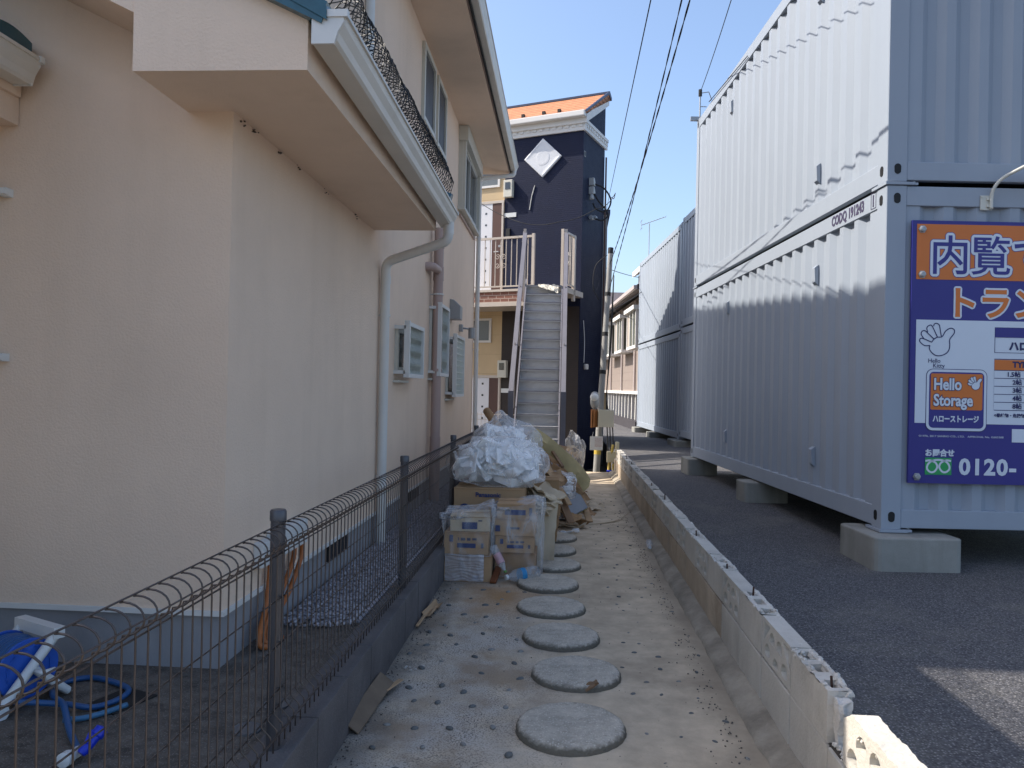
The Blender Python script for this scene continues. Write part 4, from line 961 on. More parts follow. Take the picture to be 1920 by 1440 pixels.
# ------------------------------------------------------------------ navy apartment building
navy = mat('navy_siding', (0.0065, 0.0105, 0.034), 0.6, 0.12, 2, spec=0.22, streak=((0.010, 0.015, 0.042), 0.35)); lines_bump(navy, 'Z', 22, 0.6, 0.008)
brown_side = mat('dark_brown_siding', (0.035, 0.027, 0.025), 0.6, 0.1, 2, spec=0.3); lines_bump(brown_side, 'Z', 22, 0.5, 0.006)
cream = mat('cream_siding', (0.54, 0.41, 0.25), 0.75, 0.05, 2, spec=0.2); lines_bump(cream, 'Z', 2.2, 0.5, 0.006, dark=(0.35, 0.26, 0.16), width=0.02)
roof_or = mat('orange_shingle', (0.46, 0.20, 0.10), 0.75, 0.22, 7, spec=0.2); lines_bump(roof_or, 'Z', 8.5, 0.9, 0.02, dark=(0.14, 0.06, 0.03), width=0.3)
cornice_m = mat('cornice_white', (0.66, 0.64, 0.61), 0.6, 0.04)
navy_trim = mat('navy_trim', (0.035, 0.045, 0.085), 0.4, 0.1)
rail_m = mat('cream_rail', (0.50, 0.44, 0.38), 0.4, 0.06, spec=0.4)
door_white = mat('door_white', (0.62, 0.62, 0.64), 0.4, 0.03); door_brown = mat('door_brown', (0.085, 0.04, 0.03), 0.5, 0.1)
brick_m = mat('brick_band', (0.25, 0.115, 0.08), 0.8, 0.15, 6, 0.2, 40)
def brick_nodes(m):
    n = m.node_tree; L = n.links; b = n.nodes['Principled BSDF']; tc = n.nodes.new('ShaderNodeTexCoord'); mp = n.nodes.new('ShaderNodeMapping'); mp.inputs['Rotation'].default_value = (R(90), 0, 0)
    L.new(tc.outputs['Object'], mp.inputs[0]); t = n.nodes.new('ShaderNodeTexBrick'); t.inputs['Scale'].default_value = 1; t.inputs['Brick Width'].default_value = .2; t.inputs['Row Height'].default_value = .075; t.inputs['Mortar Size'].default_value = .007
    t.inputs['Color1'].default_value = (.24, .105, .075, 1); t.inputs['Color2'].default_value = (.17, .075, .055, 1); t.inputs['Mortar'].default_value = (.42, .33, .27, 1); L.new(mp.outputs[0], t.inputs[0]); L.new(t.outputs[0], b.inputs['Base Color'])
brick_nodes(brick_m)
c0 = cw(1.486, 17.0)
bld = thing('apartment_building', 'narrow navy apartment building with orange roof, cream doors and white diamond ornament', 'building', (c0[0], c0[1], 0), R(-21.2))
GZ = -0.36; WN = -1.93; DP = 1.5; LZ = 3.65
def B(m, name, mt, par=bld, **k): return m.build(name, mt, par, local=True, **k)
EZ, RZ_ = 7.66, 8.60      # eave and ridge
m_ = MB(); m_.prism([(0, LZ - .3), (DP, LZ - .3), (DP, RZ_ - .06), (DP - .1, RZ_ - .06), (0, EZ - .05)], 'x', WN, 0); B(m_, 'wall', navy)
m_ = MB(); m_.box(-.004, 0, GZ, 0, DP, LZ - .3); m_.box(-.3, 0.004, GZ, -.004, DP - .004, LZ - .3); B(m_, 'wall', navy)
m_ = MB(); m_.box(WN, 0, GZ, -.3, DP, LZ - .3); B(m_, 'lower_wall', brown_side)
m_ = MB(); m_.box(-.3, -.002, GZ, -.02, 0.004, LZ - .3); B(m_, 'lower_wall', brown_side)
m_ = MB(); m_.prism([(0, GZ), (DP, GZ), (DP, RZ_ - .06), (DP - .1, RZ_ - .06), (0, EZ - .05)], 'x', -6.5, WN); B(m_, 'cream_wall', cream)
m_ = MB(); m_.prism([(-.16, EZ), (1.42, RZ_), (1.56, RZ_ - .07), (1.56, RZ_ - .12), (-.16, EZ - .06)], 'x', -6.6, 0.1); B(m_, 'roof', roof_or)
m_ = MB(); m_.prism([(1.36, RZ_ - .02), (1.36, RZ_ + .03), (1.44, RZ_ + .06), (1.60, RZ_ - .05), (1.60, RZ_ - .12), (1.565, RZ_ - .12)], 'x', -6.6, 0.12); m_.prism([(-.17, EZ + .02), (-.17, EZ - .03), (1.40, RZ_ - .03), (1.40, RZ_ + .035)], 'x', 0.085, 0.125); B(m_, 'ridge_cap', navy_trim)
m_ = MB(); m_.prism([(-.10, EZ - .06), (1.46, RZ_ - .07), (1.46, RZ_ - .28), (-.10, EZ - .24)], 'x', 0.04, 0.10); m_.prism([(-.10, EZ - .06), (0, EZ - .06), (0, EZ - .24), (-.10, EZ - .24)], 'x', -6.5, 0.04); B(m_, 'barge_board', cornice_m)
m_ = MB(); m_.box(-6.6, -.24, EZ - .12, 0.09, -.10, EZ + .005); B(m_, 'gutter', cornice_m, bevel=.02)
m_ = MB(); m_.box(-6.5, -.05, 7.28, 0.05, 0.0, 7.50); m_.box(0.0, 0.0, 7.28, 0.05, DP + .06, 7.50); m_.box(-6.5, -.075, 7.45, 0.075, -.05, 7.52); m_.box(0.05, -.05, 7.45, 0.075, DP + .06, 7.52)
for i in range(26): x = -.06 - i * .16; m_.box(x - .045, -.068, 7.36, x + .045, -.05, 7.43)
for i in range(10): y = .05 + i * .155; m_.box(0.05, y, 7.36, 0.068, y + .09, 7.43)
B(m_, 'cornice', cornice_m)
for x in (-.62, -1.0, -1.52): m_ = MB(); zz = EZ + .22 * (RZ_ - EZ) / 1.58 + .02; m_.box(x - .035, .02, zz - .03, x + .035, .09, zz + .04); B(m_, 'snow_guard', rubber)
# diamond
m_ = MB(); cxx, czz = -.968, 6.76
rings = []
for (r, yy) in ((.46, 0), (.46, -.045), (.42, -.052), (.38, -.046), (.33, -.043)):
    rings.append([m_.bm.verts.new((cxx + r * dx, yy, czz + r * dz * .96)) for dx, dz in ((1, 0), (0, 1), (-1, 0), (0, -1))])
for A, Bq in zip(rings, rings[1:]):
    for q in range(4): m_._f([A[q], A[(q + 1) % 4], Bq[(q + 1) % 4], Bq[q]])
m_._f(rings[-1]); d_ = B(m_, 'diamond_ornament', mat('ornament_white', (0.62, 0.63, 0.65), 0.5, 0.04))
m_ = MB(); m_.lathe([(.17, 0), (.17, .003), (.14, .006), (.11, .004), (.02, .005)], (0, 0, 0), 28, Matrix.Translation((cxx, -.043, czz)) @ Matrix.Rotation(R(90), 4, 'X')); m_.build('rosette', MATS['ornament_white'], d_, local=True, smooth=R(40))
def meter(x, z):
    m = MB(); m.box(x - .11, -.12, z - .2, x + .11, -.002, z + .2); o = B(m, 'meter_box', mat('meter_cream', (.56, .54, .46), .5, .04) if 'meter_cream' not in MATS else MATS['meter_cream'], bevel=.012)
    p = MB(); p.box(x - .065, -.128, z - .02, x + .06, -.119, z + .14); p.build('window', glass_dark, o, local=True)
meter(-1.80, 6.12); meter(-1.86, 1.93)
# doors, both floors
for (zb, zt) in ((LZ, LZ + 2.17), (-.36, 1.72)):
    f = MB(); f.box(-3.1, -.03, zt, -1.93, 0.0, zt + .06); f.box(-1.985, -.03, zb, -1.94, 0, zt); f = B(f, 'door', rail_m)
    p = MB(); p.box(-2.23, -.015, zb, -1.985, 0, zt); p.build('brown_panel', door_brown, f, local=True)
    p = MB(); p.box(-3.1, -.018, zb, -2.23, 0, zt); p.build('white_panel', door_white, f, local=True)
    p = MB()
    for i in range(7): zz = zb + .3 + i * .27; p.box(-2.42, -.021, zz, -2.37, -.0185, zz + .045)
    p.build('glass_square', glass_dark, f, local=True)
    p = MB(); p.cyl((-2.03, -.07, zb + 1.02), (-2.15, -.07, zb + 1.02), .013, seg=10); p.cyl((-2.03, -.015, zb + 1.02), (-2.03, -.07, zb + 1.02), .012, seg=10); p.lathe([(.03, 0), (.03, .012)], (0, 0, 0), 14, Matrix.Translation((-2.03, -.015, zb + 1.16)) @ Matrix.Rotation(R(90), 4, 'X')); p.build('handle', metal_grey, f, local=True)
f = MB(); rect_frame_ = lambda m, x0, x1, z0, z1, t: (m.box(x0, -.035, z0, x1, 0, z0 + t), m.box(x0, -.035, z1 - t, x1, 0, z1), m.box(x0, -.035, z0 + t, x0 + t, 0, z1 - t), m.box(x1 - t, -.035, z0 + t, x1, 0, z1 - t))
rect_frame_(f, -2.75, -2.20, 2.55, 3.12, .05); f = B(f, 'window', cornice_m); p = MB(); p.box(-2.70, -.012, 2.60, -2.25, 0, 3.07); p.build('pane', mat('frosted_glass', (.14, .155, .16), .25, .1), f, local=True)
f = MB(); rect_frame_(f, -2.75, -2.05, 6.2, 6.62, .05); f = B(f, 'window', cornice_m); p = MB(); p.box(-2.7, -.012, 6.25, -2.1, 0, 6.57); p.build('pane', MATS['frosted_glass'], f, local=True)
m_ = MB(); m_.box(-1.95, -.004, -.36, -1.925, 0.0, 2.0); B(m_, 'corner_trim', rail_m)
for zz in (5.47, 1.38): m_ = MB(); m_.box(-1.92, -.012, zz, -1.62, -.002, zz + .10); B(m_, 'name_plate', box_white)
m_ = MB(); m_.box(-1.86, -.05, 5.02, -1.76, -.002, 5.2); B(m_, 'intercom', black_m)
# balcony walkway
m_ = MB(); m_.box(-6, -1.0, LZ - .28, -.72, 0, LZ - .05); B(m_, 'walkway', brick_m)
m_ = MB(); m_.box(-6, -1.03, LZ - .05, -.72, 0, LZ); m_.box(-6, -1.02, LZ - .37, -.74, 0, LZ - .28); m_.box(-.72, -1.25, LZ - .12, .06, 0, LZ - .003); B(m_, 'landing', cornice_m if False else rail_m)
m_ = MB(); HT = LZ + 1.15; yR = -1.0
m_.box(-6, yR - .025, HT - .045, -.72, yR + .025, HT); m_.box(-6, yR - .015, LZ + .05, -.72, yR + .015, LZ + .08); m_.box(-.76, yR - .03, LZ, -.70, yR + .03, HT + .03)
for i in range(40): x = -.86 - .13 * i; m_.box(x - .008, yR - .008, LZ + .08, x + .008, yR + .008, HT - .045)
rl = B(m_, 'railing', rail_m)
def scroll(cx, cz, plane, s=1.0):
    m = MB()
    for sg in (1, -1):
        for (dz, fl) in ((.09, 1), (-.09, -1)):
            pts = []
            for i in range(22):
                a = i / 21 * 2 * math.pi * 1.4; r = .065 * (1 - i / 26) * s; pts.append((sg * (.075 * s - r * math.cos(a)), dz * s + fl * r * math.sin(a)))
            pts = [(sg * 0.008, -fl * .02)] + pts
            m.tube([(cx + p[0], plane, cz + p[1]) for p in pts] if not callable(plane) else [plane(p[0], cz + p[1]) for p in pts], .007, 5)
    return m
q = scroll(-1.51, LZ + .62, yR - .005); q.build('scroll_ornament', rail_m, rl, local=True)
m_ = MB(); xr = 0.03
m_.box(xr - .02, -1.22, HT - .02, xr + .02, -.52, HT + .02); m_.box(xr - .015, -1.22, LZ + .05, xr + .015, -.52, LZ + .08); m_.box(xr - .03, -.58, LZ - .25, xr + .03, -.50, HT + .02); m_.box(xr - .03, -1.24, LZ - .1, xr + .03, -1.18, HT + .03)
for y_ in (-1.06, -.98, -.82, -.74): m_.box(xr - .008, y_ - .008, LZ + .08, xr + .008, y_ + .008, HT - .02)
rl2 = B(m_, 'railing', rail_m)
q = scroll(0, LZ + .62, lambda a, z: (xr, -.9 + a, z)); q.build('scroll_ornament', rail_m, rl2, local=True)
# right face fittings
m_ = MB(); m_.tube([(.03, DP + .03, GZ), (.03, DP + .03, 5.6), (.03, DP + .03, 7.1)], .022, 8); B(m_, 'brown_pipe', mat('pipe_brown', (.10, .045, .03), .5, .1))
for (zz) in (6.24, 6.04): m_ = MB(); m_.prism([(zz - .08), ] if False else [(.40, zz - .09), (.53, zz - .09), (.53, zz - .02), (.47, zz + .08), (.40, zz + .08)], 'x', 0, .12); B(m_, 'service_head', mat('service_grey', (.36, .36, .35), .5, .05) if 'service_grey' not in MATS else MATS['service_grey'], bevel=.01)
m_ = MB(); m_.lathe([(.05, 0), (.055, .03), (.04, .09), (.015, .12)], (0, 0, 0), 14, Matrix.Translation((.07, .42, 5.83))); B(m_, 'cable_clamp', MATS['service_grey'])
m_ = MB(); m_.cyl((.06, .40, 5.42), (.06, .52, 5.42), .05, seg=12); m_.cyl((.10, .52, 5.44), (.10, .62, 5.44), .05, seg=12); B(m_, 'splice_box', metal_grey)
m_ = MB()
m_.tube(bez([(.1, .5, 6.20), (.3, .62, 6.1), (.42, .75, 5.85), (.32, .72, 5.60), (.15, .55, 5.62), (.08, .48, 5.75)], 6), .02, 6); m_.tube(bez([(.1, .47, 5.98), (.2, .55, 5.8), (.3, .68, 5.66), (.36, .72, 5.5), (.25, .65, 5.38), (.1, .52, 5.42)], 6), .02, 6)
B(m_, 'service_cable', rubber, smooth=True)
m_ = MB(); m_.tube(bez([(.01, .20, 3.05), (.02, .27, 2.6), (.02, .26, 2.1)], 6), .009, 6); B(m_, 'white_cable', box_white)
m_ = MB(); m_.lathe([(.05, 0), (.055, .02), (.055, .10), (.045, .12)], (0, 0, 0), 14, Matrix.Translation((.06, .30, 1.95))); B(m_, 'outdoor_light', cornice_m)
m_ = MB(); m_.tube(bez([(-1.28, -.012, 5.6), (-1.25, -.012, 5.8), (-1.22, -.012, 5.95), (-1.16, -.012, 6.15)], 5), .012, 5); B(m_, 'loose_cable', MATS['service_grey'])
m_ = MB(); m_.add(plate_mesh([[(0, 0), (.1, 0), (.1, .12), (0, .12)], [(.01, .01), (.09, .01), (.09, .11), (.01, .11)]], .004), face_mtx((.006, .04, 6.72), (0, 1, 0), (0, 0, 1))); B(m_, 'wall_hook', MATS['service_grey'])

# house behind the navy building (its sloping roof shades the far containers)
n0 = cw(1.55, 18.95)
nb = thing('rear_building', 'grey building mostly hidden behind the navy apartment building', 'building', (n0[0], n0[1], 0), YAW)
gw = mat('rear_wall', (.32, .31, .30), .8, .08)
m_ = MB(); m_.prism([(0, GZ), (2.55, GZ), (2.55, 4.75), (0, 5.85)], 'x', -5, .74); m_.build('wall', gw, nb, local=True)
m_ = MB(); m_.prism([(-.05, 5.87), (-.05, 5.97), (2.65, 4.81), (2.65, 4.71)], 'x', -5.1, .80); m_.build('roof', navy_trim, nb, local=True)
# ------------------------------------------------------------------ outdoor staircase
steel = mat('stair_steel', (.17, .165, .19), .5, .08, 3, spec=.3); wrap = mat('dust_sheet', (.40, .41, .425), .45, .06, 5, .5, 9, .03, spec=.4)
st = thing('outdoor_staircase', 'straight steel outdoor staircase wrapped in grey plastic sheeting leading to the balcony', 'staircase', (-.43, 12.3, 0))
SX0, SX1 = -.795, -.065
RI, TRD = .2, .2067
for i in range(-3, 16):
    z = .65 + RI * i; y = 12.8 + TRD * i
    m_ = MB(); n = 14
    g = [[m_.bm.verts.new((SX0 + (SX1 - SX0) * a / n, y + (.03 if b else .0) + .012 * ncol((a * .3, b, i), 1.3), z - .2 * (1 - b / 4) + (.006 * ncol((a * .5, 0, i * 3), 1) if b == 4 else 0))) for a in range(n + 1)] for b in range(5)]
    for b in range(4):
        for a in range(n): m_._f([g[b][a], g[b][a + 1], g[b + 1][a + 1], g[b + 1][a]])
    m_.box(SX0, y - .028, z - .03, SX1, y + TRD + .01, z)
    o = m_.build('tread', wrap, st)
    m_ = MB(); m_.box(SX0 + .004, y - .032, z - .010, SX1 - .004, y - .012, z + .002); m_.build('nosing', steel, o)
for x in (SX0 - .028, SX1):
    m_ = MB(); m_.prism([(12.06, -.02), (12.22, -.02), (12.3, .18), (16.05, 3.80), (16.05, 3.50), (15.9, 3.30)], 'x', x, x + .028); m_.build('stringer', steel, st)
for x, nm in ((-.875, 0), (-.015, 1)):
    m_ = MB(); m_.prism([(12.50, 1.36), (12.50, 1.45), (15.90, 4.78), (15.90, 4.62)], 'x', x - .012, x + .068); m_.build('handrail', steel, st)
    m_ = MB(); m_.box(x - .01, 12.42, 0, x + .075, 12.50, 1.45); m_.build('newel_panel', steel, st)
    m_ = MB(); m_.box(x, 15.86, 3.3, x + .055, 15.92, 4.82); m_.build('newel_post', rail_m, st)
    for i in (3, 8):
        y = 12.6 + i * .24; z0 = .35 + (y - 12.5) * .967; m_ = MB(); m_.box(x + .02, y - .01, z0, x + .036, y + .01, z0 + 1.15); m_.build('baluster', rail_m, st)
m_ = MB(); n = 14
g = [[m_.bm.verts.new((-.55 + .42 * a / n, 15.86 - .20 * (b / 8) + .03 * ncol((a * .4, b * .4, 0), 1.2), 3.66 - .2 * (b / 8) * (0.3 + .7 * a / n) + .035 * ncol((a * .35, b * .35, 2), 1.4))) for a in range(n + 1)] for b in range(9)]
for b in range(8):
    for a in range(n): m_._f([g[b][a], g[b][a + 1], g[b + 1][a + 1], g[b + 1][a]])
setp(m_.build('torn_sheet', mat('cream_sheet', (.6, .56, .47), .7, .05)), 'torn cream plastic sheet caught on the top stair', 'plastic sheet')
# light mesh fence by the back doors
gf = thing('garden_mesh_fence', 'pale low wire fence in front of the white back door', 'fence', (-1.5, 14.6, -.28))
m_ = MB()
for i in range(16): x = -2.0 + i * .075; m_.tube([(x, 14.6, -.28), (x, 14.6, .98), (x, 14.55, 1.02)], .005, 4)
for z in (.0, .35, .7, .88, .98): m_.tube([(-2.02, 14.6, z), (-.85, 14.6, z)], .005, 4)
m_.build('mesh_panel', rail_m, gf); m_ = MB(); m_.box(-.87, 14.58, -.28, -.83, 14.62, 1.0); m_.build('post', rail_m, gf)
# ------------------------------------------------------------------ pink house far behind
pink = mat('pink_siding', (.25, .205, .18), .75, .06, 2, spec=.2); lines_bump(pink, 'Z', 3.2, .5, .01, dark=(.2, .16, .15), width=.06)
ph0 = cw(4.55, 25.2)
ph = thing('bay_window_house', 'pinkish house with a row of white bay windows far behind the utility pole', 'house', (ph0[0], ph0[1], 0), YAW)
def PB(m, name, mt, par=ph, **k): return m.build(name, mt, par, local=True, **k)
m_ = MB(); m_.box(0, 0, 1.45, 7, 18, 4.9); PB(m_, 'wall', pink)
m_ = MB(); m_.box(-.12, -.1, 1.36, 7, 18, 1.47); PB(m_, 'ledge', cornice_m)
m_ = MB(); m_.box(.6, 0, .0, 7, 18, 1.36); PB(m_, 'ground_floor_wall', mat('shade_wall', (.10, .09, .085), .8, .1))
for i in range(14): m_ = MB(); m_.box(0.0, .3 + i * .85, .1, .09, .42 + i * .85, 1.36); PB(m_, 'porch_post', cornice_m)
m_ = MB(); m_.box(-.5, -.3, -.1, -.3, 18, .48); PB(m_, 'base_wall', mat('base_dark', (.045, .04, .045), .8, .1))
m_ = MB(); m_.prism([(-.55, 4.78), (-.55, 4.95), (3.5, 6.6), (7.5, 4.95), (7.5, 4.85), (3.5, 6.45)], 'y', -.45, 18.3); PB(m_, 'roof', mat('roof_slate', (.10, .085, .085), .6, .2, 6))
m_ = MB(); m_.box(-.66, -.45, 4.80, -.54, 18.3, 4.92); PB(m_, 'gutter', mat('gutter_pink', (.42, .36, .34), .5, .05))
m_ = MB(); m_.prism([(-.15, 4.93), (-.15, 5.55), (1.2, 6.25), (2.2, 5.7), (2.2, 4.93)], 'y', -.2, 1.8); PB(m_, 'dormer', pink)
m_ = MB(); m_.prism([(-.35, 5.50), (-.35, 5.68), (1.2, 6.48), (1.2, 6.28)], 'y', -.35, 1.9); PB(m_, 'dormer_verge', cornice_m)
for i, y0 in enumerate((.35, 3.6, 6.9, 10.6)):
    f = MB(); f.box(-.55, y0 - .1, 4.22, 0, y0 + 2.1, 4.36); f.box(-.45, y0, 2.93, 0, y0 + 2.0, 3.03)
    for yy in (y0, y0 + .62, y0 + 1.3, y0 + 1.92): f.box(-.45, yy, 3.03, -.37, yy + .08, 4.22)
    f.box(-.08, y0, 3.03, 0, y0 + .08, 4.22); f = PB(f, 'bay_window', cornice_m)
    p = MB(); p.box(-.42, y0 + .05, 3.03, 0, y0 + 1.95, 4.22); p.build('pane', mat('bay_glass', (.10, .11, .09), .15, .2, spec=.7) if 'bay_glass' not in MATS else MATS['bay_glass'], f, local=True)
    p = MB(); p.box(-.425, y0 + 1.38, 3.05, -.41, y0 + 1.92, 4.2); p.build('blind', mat('blind_beige', (.36, .31, .26), .7, .05) if 'blind_beige' not in MATS else MATS['blind_beige'], f, local=True)
for y0 in (2.9, 6.2, 9.6): m_ = MB(); m_.cyl((-.05, y0, 1.47), (-.05, y0, 4.8), .04, seg=8); PB(m_, 'downpipe', MATS['gutter_pink'])
# far filler house to the right so the horizon is closed
f0 = cw(-3.0, 40)
fb = thing('distant_house', 'plain distant house glimpsed between the stairs and the beige house', 'house', (f0[0], f0[1], 0), YAW)
m_ = MB(); m_.box(-6, 0, -.36, 9, 6, 5.5); m_.build('wall', cream, fb, local=True); m_ = MB(); m_.prism([(-.5, 5.5), (3, 7.0), (6.5, 5.5)], 'x', -6.3, 9.3); m_.build('roof', MATS['roof_slate'], fb, local=True)
# TV aerial
a0 = cw(4.75, 27.0)
an = thing('tv_aerial', 'thin television aerial on a mast above the far containers', 'aerial', (a0[0], a0[1], 5.4), YAW)
m_ = MB(); m_.tube([(0, 0, 0), (0, 0, 2.02)], .016, 6); m_.build('mast', metal_grey, an, local=True)
m_ = MB(); m_.tube([(-.25, .1, 1.98), (.55, -.1, 2.25)], .012, 5)
for i in range(9): t = i / 8; m_.tube([(-.25 + .8 * t, .1 - .2 * t - .14, 1.98 + .27 * t), (-.25 + .8 * t, .1 - .2 * t + .14, 1.98 + .27 * t)], .006, 4)
for dz in (-.14, .14): m_.tube([(-.27, -.1, 1.98 + dz), (-.27, .3, 1.98 + dz)], .008, 4)
m_.tube([(-.27, .1, 1.82), (-.27, .1, 2.14)], .008, 4); m_.build('antenna', metal_grey, an, local=True)

# ------------------------------------------------------------------ utility pole and wires
pole_m = mat('pole_steel', (.27, .265, .25), .5, .1, 4, spec=.4, streak=((.2, .19, .18), .4))
PBX, PTX = Vector((.665, 14.7, -.36)), Vector((.90, 15.25, 4.32))
up = thing('utility_pole', 'slim leaning grey utility pole with black bands beside the navy building', 'utility pole', tuple(PBX))
P_ = lambda t: PBX.lerp(PTX, t)
m_ = MB(); m_.tube([P_(k / 6) for k in range(7)], .075, 14, rfun=lambda t: .066 - .016 * t); m_.build('pole', pole_m, up, smooth=R(40))
m_ = MB()
for t in (.30, .47, .63, .80): m_.tube([P_(t - .008), P_(t + .008)], .072 - .016 * t, 14)
m_.tube([P_(.975), P_(1.0)], .054, 14)
m_.build('band', rubber, up)
m_ = MB(); m_.tube([P_(.13), P_(.16)], .067, 14); m_.build('yellow_band', mat('yellow_band', (.55, .40, .06), .5), up)
m_ = MB()
for k in range(3): m_.tube(bez([P_(.88) + Vector((.09, -.05, 0)), P_(.6) + Vector((.10 + .01 * k, -.06, 0)), P_(.36) + Vector((.10, -.07, 0)), P_(.26) + Vector((.14 + .05 * k, -.08, 0)), P_(.06) + Vector((.22 + .05 * k, -.1, 0))], 6), .012, 5)
m_.tube(bez([P_(.97) + Vector((-.06, 0, 0)), P_(.92) + Vector((-.28, 0, 0)), P_(.85) + Vector((-.3, 0, -.1)), P_(.82) + Vector((-.18, 0, -.2))], 6), .008, 5)
m_.build('cable', rubber, up, smooth=True)
cream_box = mat('cream_cabinet', (.56, .52, .40), .5, .05)
jb = thing('junction_box', 'cream junction box with an orange-brown board on the utility pole', 'junction box', (.80, 14.45, .80), R(4))
m_ = MB(); m_.box(-.13, -.12, 0, .16, .12, .32); m_.build('cabinet', cream_box, jb, local=True, bevel=.008)
m_ = MB(); m_.obox((-.19, .02, .155), (.025, .22, .34), (0, 0, R(-38))); m_.obox((-.16, -.02, .155), (.02, .16, .30), (0, 0, R(-38))); m_.build('board', mat('board_orange', (.36, .15, .05), .6, .15), jb, local=True)
gm = thing('grey_meter', 'rounded grey meter fixed above the junction box', 'meter', (.61, 14.5, 1.13))
m_ = MB(); m_.lathe([(.03, 0), (.07, .05), (.085, .12), (.085, .24), (.06, .31), (.02, .33)], (0, 0, 0), 18); m_.box(-.03, -.03, -.12, .03, .03, .04); m_.build('body', metal_grey, gm, local=True, smooth=R(50))
m_ = MB(); m_.lathe([(.07, 0), (.08, .02), (.06, .06), (.02, .075)], (0, 0, 0), 18, Matrix.Translation((-.01, -.05, .22)) @ Matrix.Rotation(R(70), 4, 'X')); m_.build('dome', box_white, gm, local=True, smooth=R(50))
sg = thing('notice_card', 'small white notice card with faint red lines hung on the utility pole', 'notice', (.655, 14.42, .36), R(6))
m_ = MB(); m_.box(-.12, -.008, 0, .12, .0, .26); m_.tube([(-.08, -.004, .25), (-.06, .03, .34)], .004, 4); m_.build('card', box_white, sg, local=True, bevel=.006)
m_ = MB()
for i in range(8):
    x = -.03
    while x < .10:
        l_ = random.uniform(.008, .028); m_.box(x, -.0095, .225 - i * .023, min(x + l_, .108), -.0083, .232 - i * .023); x += l_ + .007
m_.build('lettering', mat('faded_red_ink', (.35, .14, .13), .6), sg, local=True)
gas = thing('gas_meter', 'cream gas meter with yellow pipe at the far end of the block wall', 'gas meter', (.90, 14.2, -.36))
m_ = MB(); m_.obox((.02, 0, .62), (.16, .14, .20)); m_.box(.10, -.1, 0, .16, .1, .9); m_.build('case', mat('gas_cream', (.62, .55, .36), .5, .05), gas, local=True, bevel=.015)
m_ = MB(); m_.tube(bez([(-.02, -.02, 0), (-.02, -.02, .3), (-.01, -.02, .5), (.03, -.05, .72), (.05, -.05, .85)], 6), .026, 8); m_.tube([(.06, -.05, 0), (.06, -.05, .5)], .02, 8); m_.build('pipe', mat('gas_yellow', (.55, .40, .09), .5, .08), gas, local=True, smooth=True)
m_ = MB(); m_.cyl((-.06, -.04, .36), (.06, -.04, .36), .02, seg=8); m_.obox((.04, -.07, .37), (.07, .015, .02)); m_.build('valve', nozzle_blue, gas, local=True)

def wire(name, pts, r, lab, sag=0.0, twist=0, n=28):
    m = MB(); P = [Vector(p) for p in pts]; Q = []
    for a, b in zip(P, P[1:]):
        for i in range(n): t = i / n; q = a.lerp(b, t); q.z -= sag * 4 * t * (1 - t); Q.append(q)
    Q.append(P[-1])
    if twist:
        for ph_ in (0, math.pi): m.tube([q + Vector((math.cos(i * twist + ph_), 0, math.sin(i * twist + ph_))) * r * .95 for i, q in enumerate(Q)], r, 5)
    else: m.tube(Q, r, 5)
    return setp(m.build(name, rubber, smooth=True), lab, 'cable')
T_ = tuple(P_(.93)); T2 = tuple(P_(.80))
w1 = cw(1.02, 5.0); w2 = cw(1.075, 5.0); 
wire('power_cable', [T_, (*cw(1.455, 6.5), 4.86), (*cw(1.3, -9), 6.3)], .0048, 'thicker twisted power cable running from the pole top overhead', .12, 0.85, 90)
wire('power_cable', [T2, (*cw(1.40, 6.5), 4.93), (*cw(1.15, -9), 6.5)], .0042, 'thinner left-hand twisted cable running from the pole overhead', .10, 0.85, 90)
cn = cw(1.90, 17.7)
wire('overhead_wire', [(*cw(1.93, 16.3), 5.3), (*cw(.86, 5.0), 4.07), (*cw(.1, -9), 3.9)], .0045, 'thin black wire crossing the sky to the corner of the navy building', .0)
c2 = cw(2.80, 5.70 + CL - .06)
wire('overhead_wire', [(c2[0], c2[1], 6.10), (*cw(2.255, 8.1), 5.70), (*cw(.0, -9), 4.0)], .0055, 'black wire running overhead to the bracket on the container roof', .03)
wire('overhead_wire', [(*cw(2.81, 11.68), 6.08), (*cw(2.88, 11.5), 6.03), (*cw(2.86, 11.25), 5.82), (*cw(2.76, 11.0), 5.69), (*cw(2.762, 10.6), 5.66), (*cw(2.764, 9.2), 5.57)], .006, 'slack cable from the bracket lying along the container top rail', .0, 0, 8)
wire('overhead_wire', [(*cw(-1.0, 17.0), 5.75), (*cw(.1, 16.2), 5.02), (*cw(.9, 15.9), 4.98), (*cw(1.7, 16.0), 5.30), (*cw(2.06, 16.2), 5.58), (*cw(2.10, 16.1), 5.66), (*cw(1.95, 16.0), 5.56)], .008, 'loose cable sagging across the front of the navy building', .06, 0, 10)
wire('overhead_wire', [tuple(P_(.72)), (*cw(6.2, 33), 6.4)], .010, 'cable from the pole running behind the far containers', .1)
wire('overhead_wire', [(*cw(1.9, 19.3), 4.75), (*cw(6.2, 32), 6.2)], .010, 'cable from behind the navy building across the sky to the right', .15)
wire('overhead_wire', [(*cw(1.9, 19.3), 3.82), (*cw(6.2, 33), 4.3)], .010, 'lower cable crossing behind the utility pole', .1)

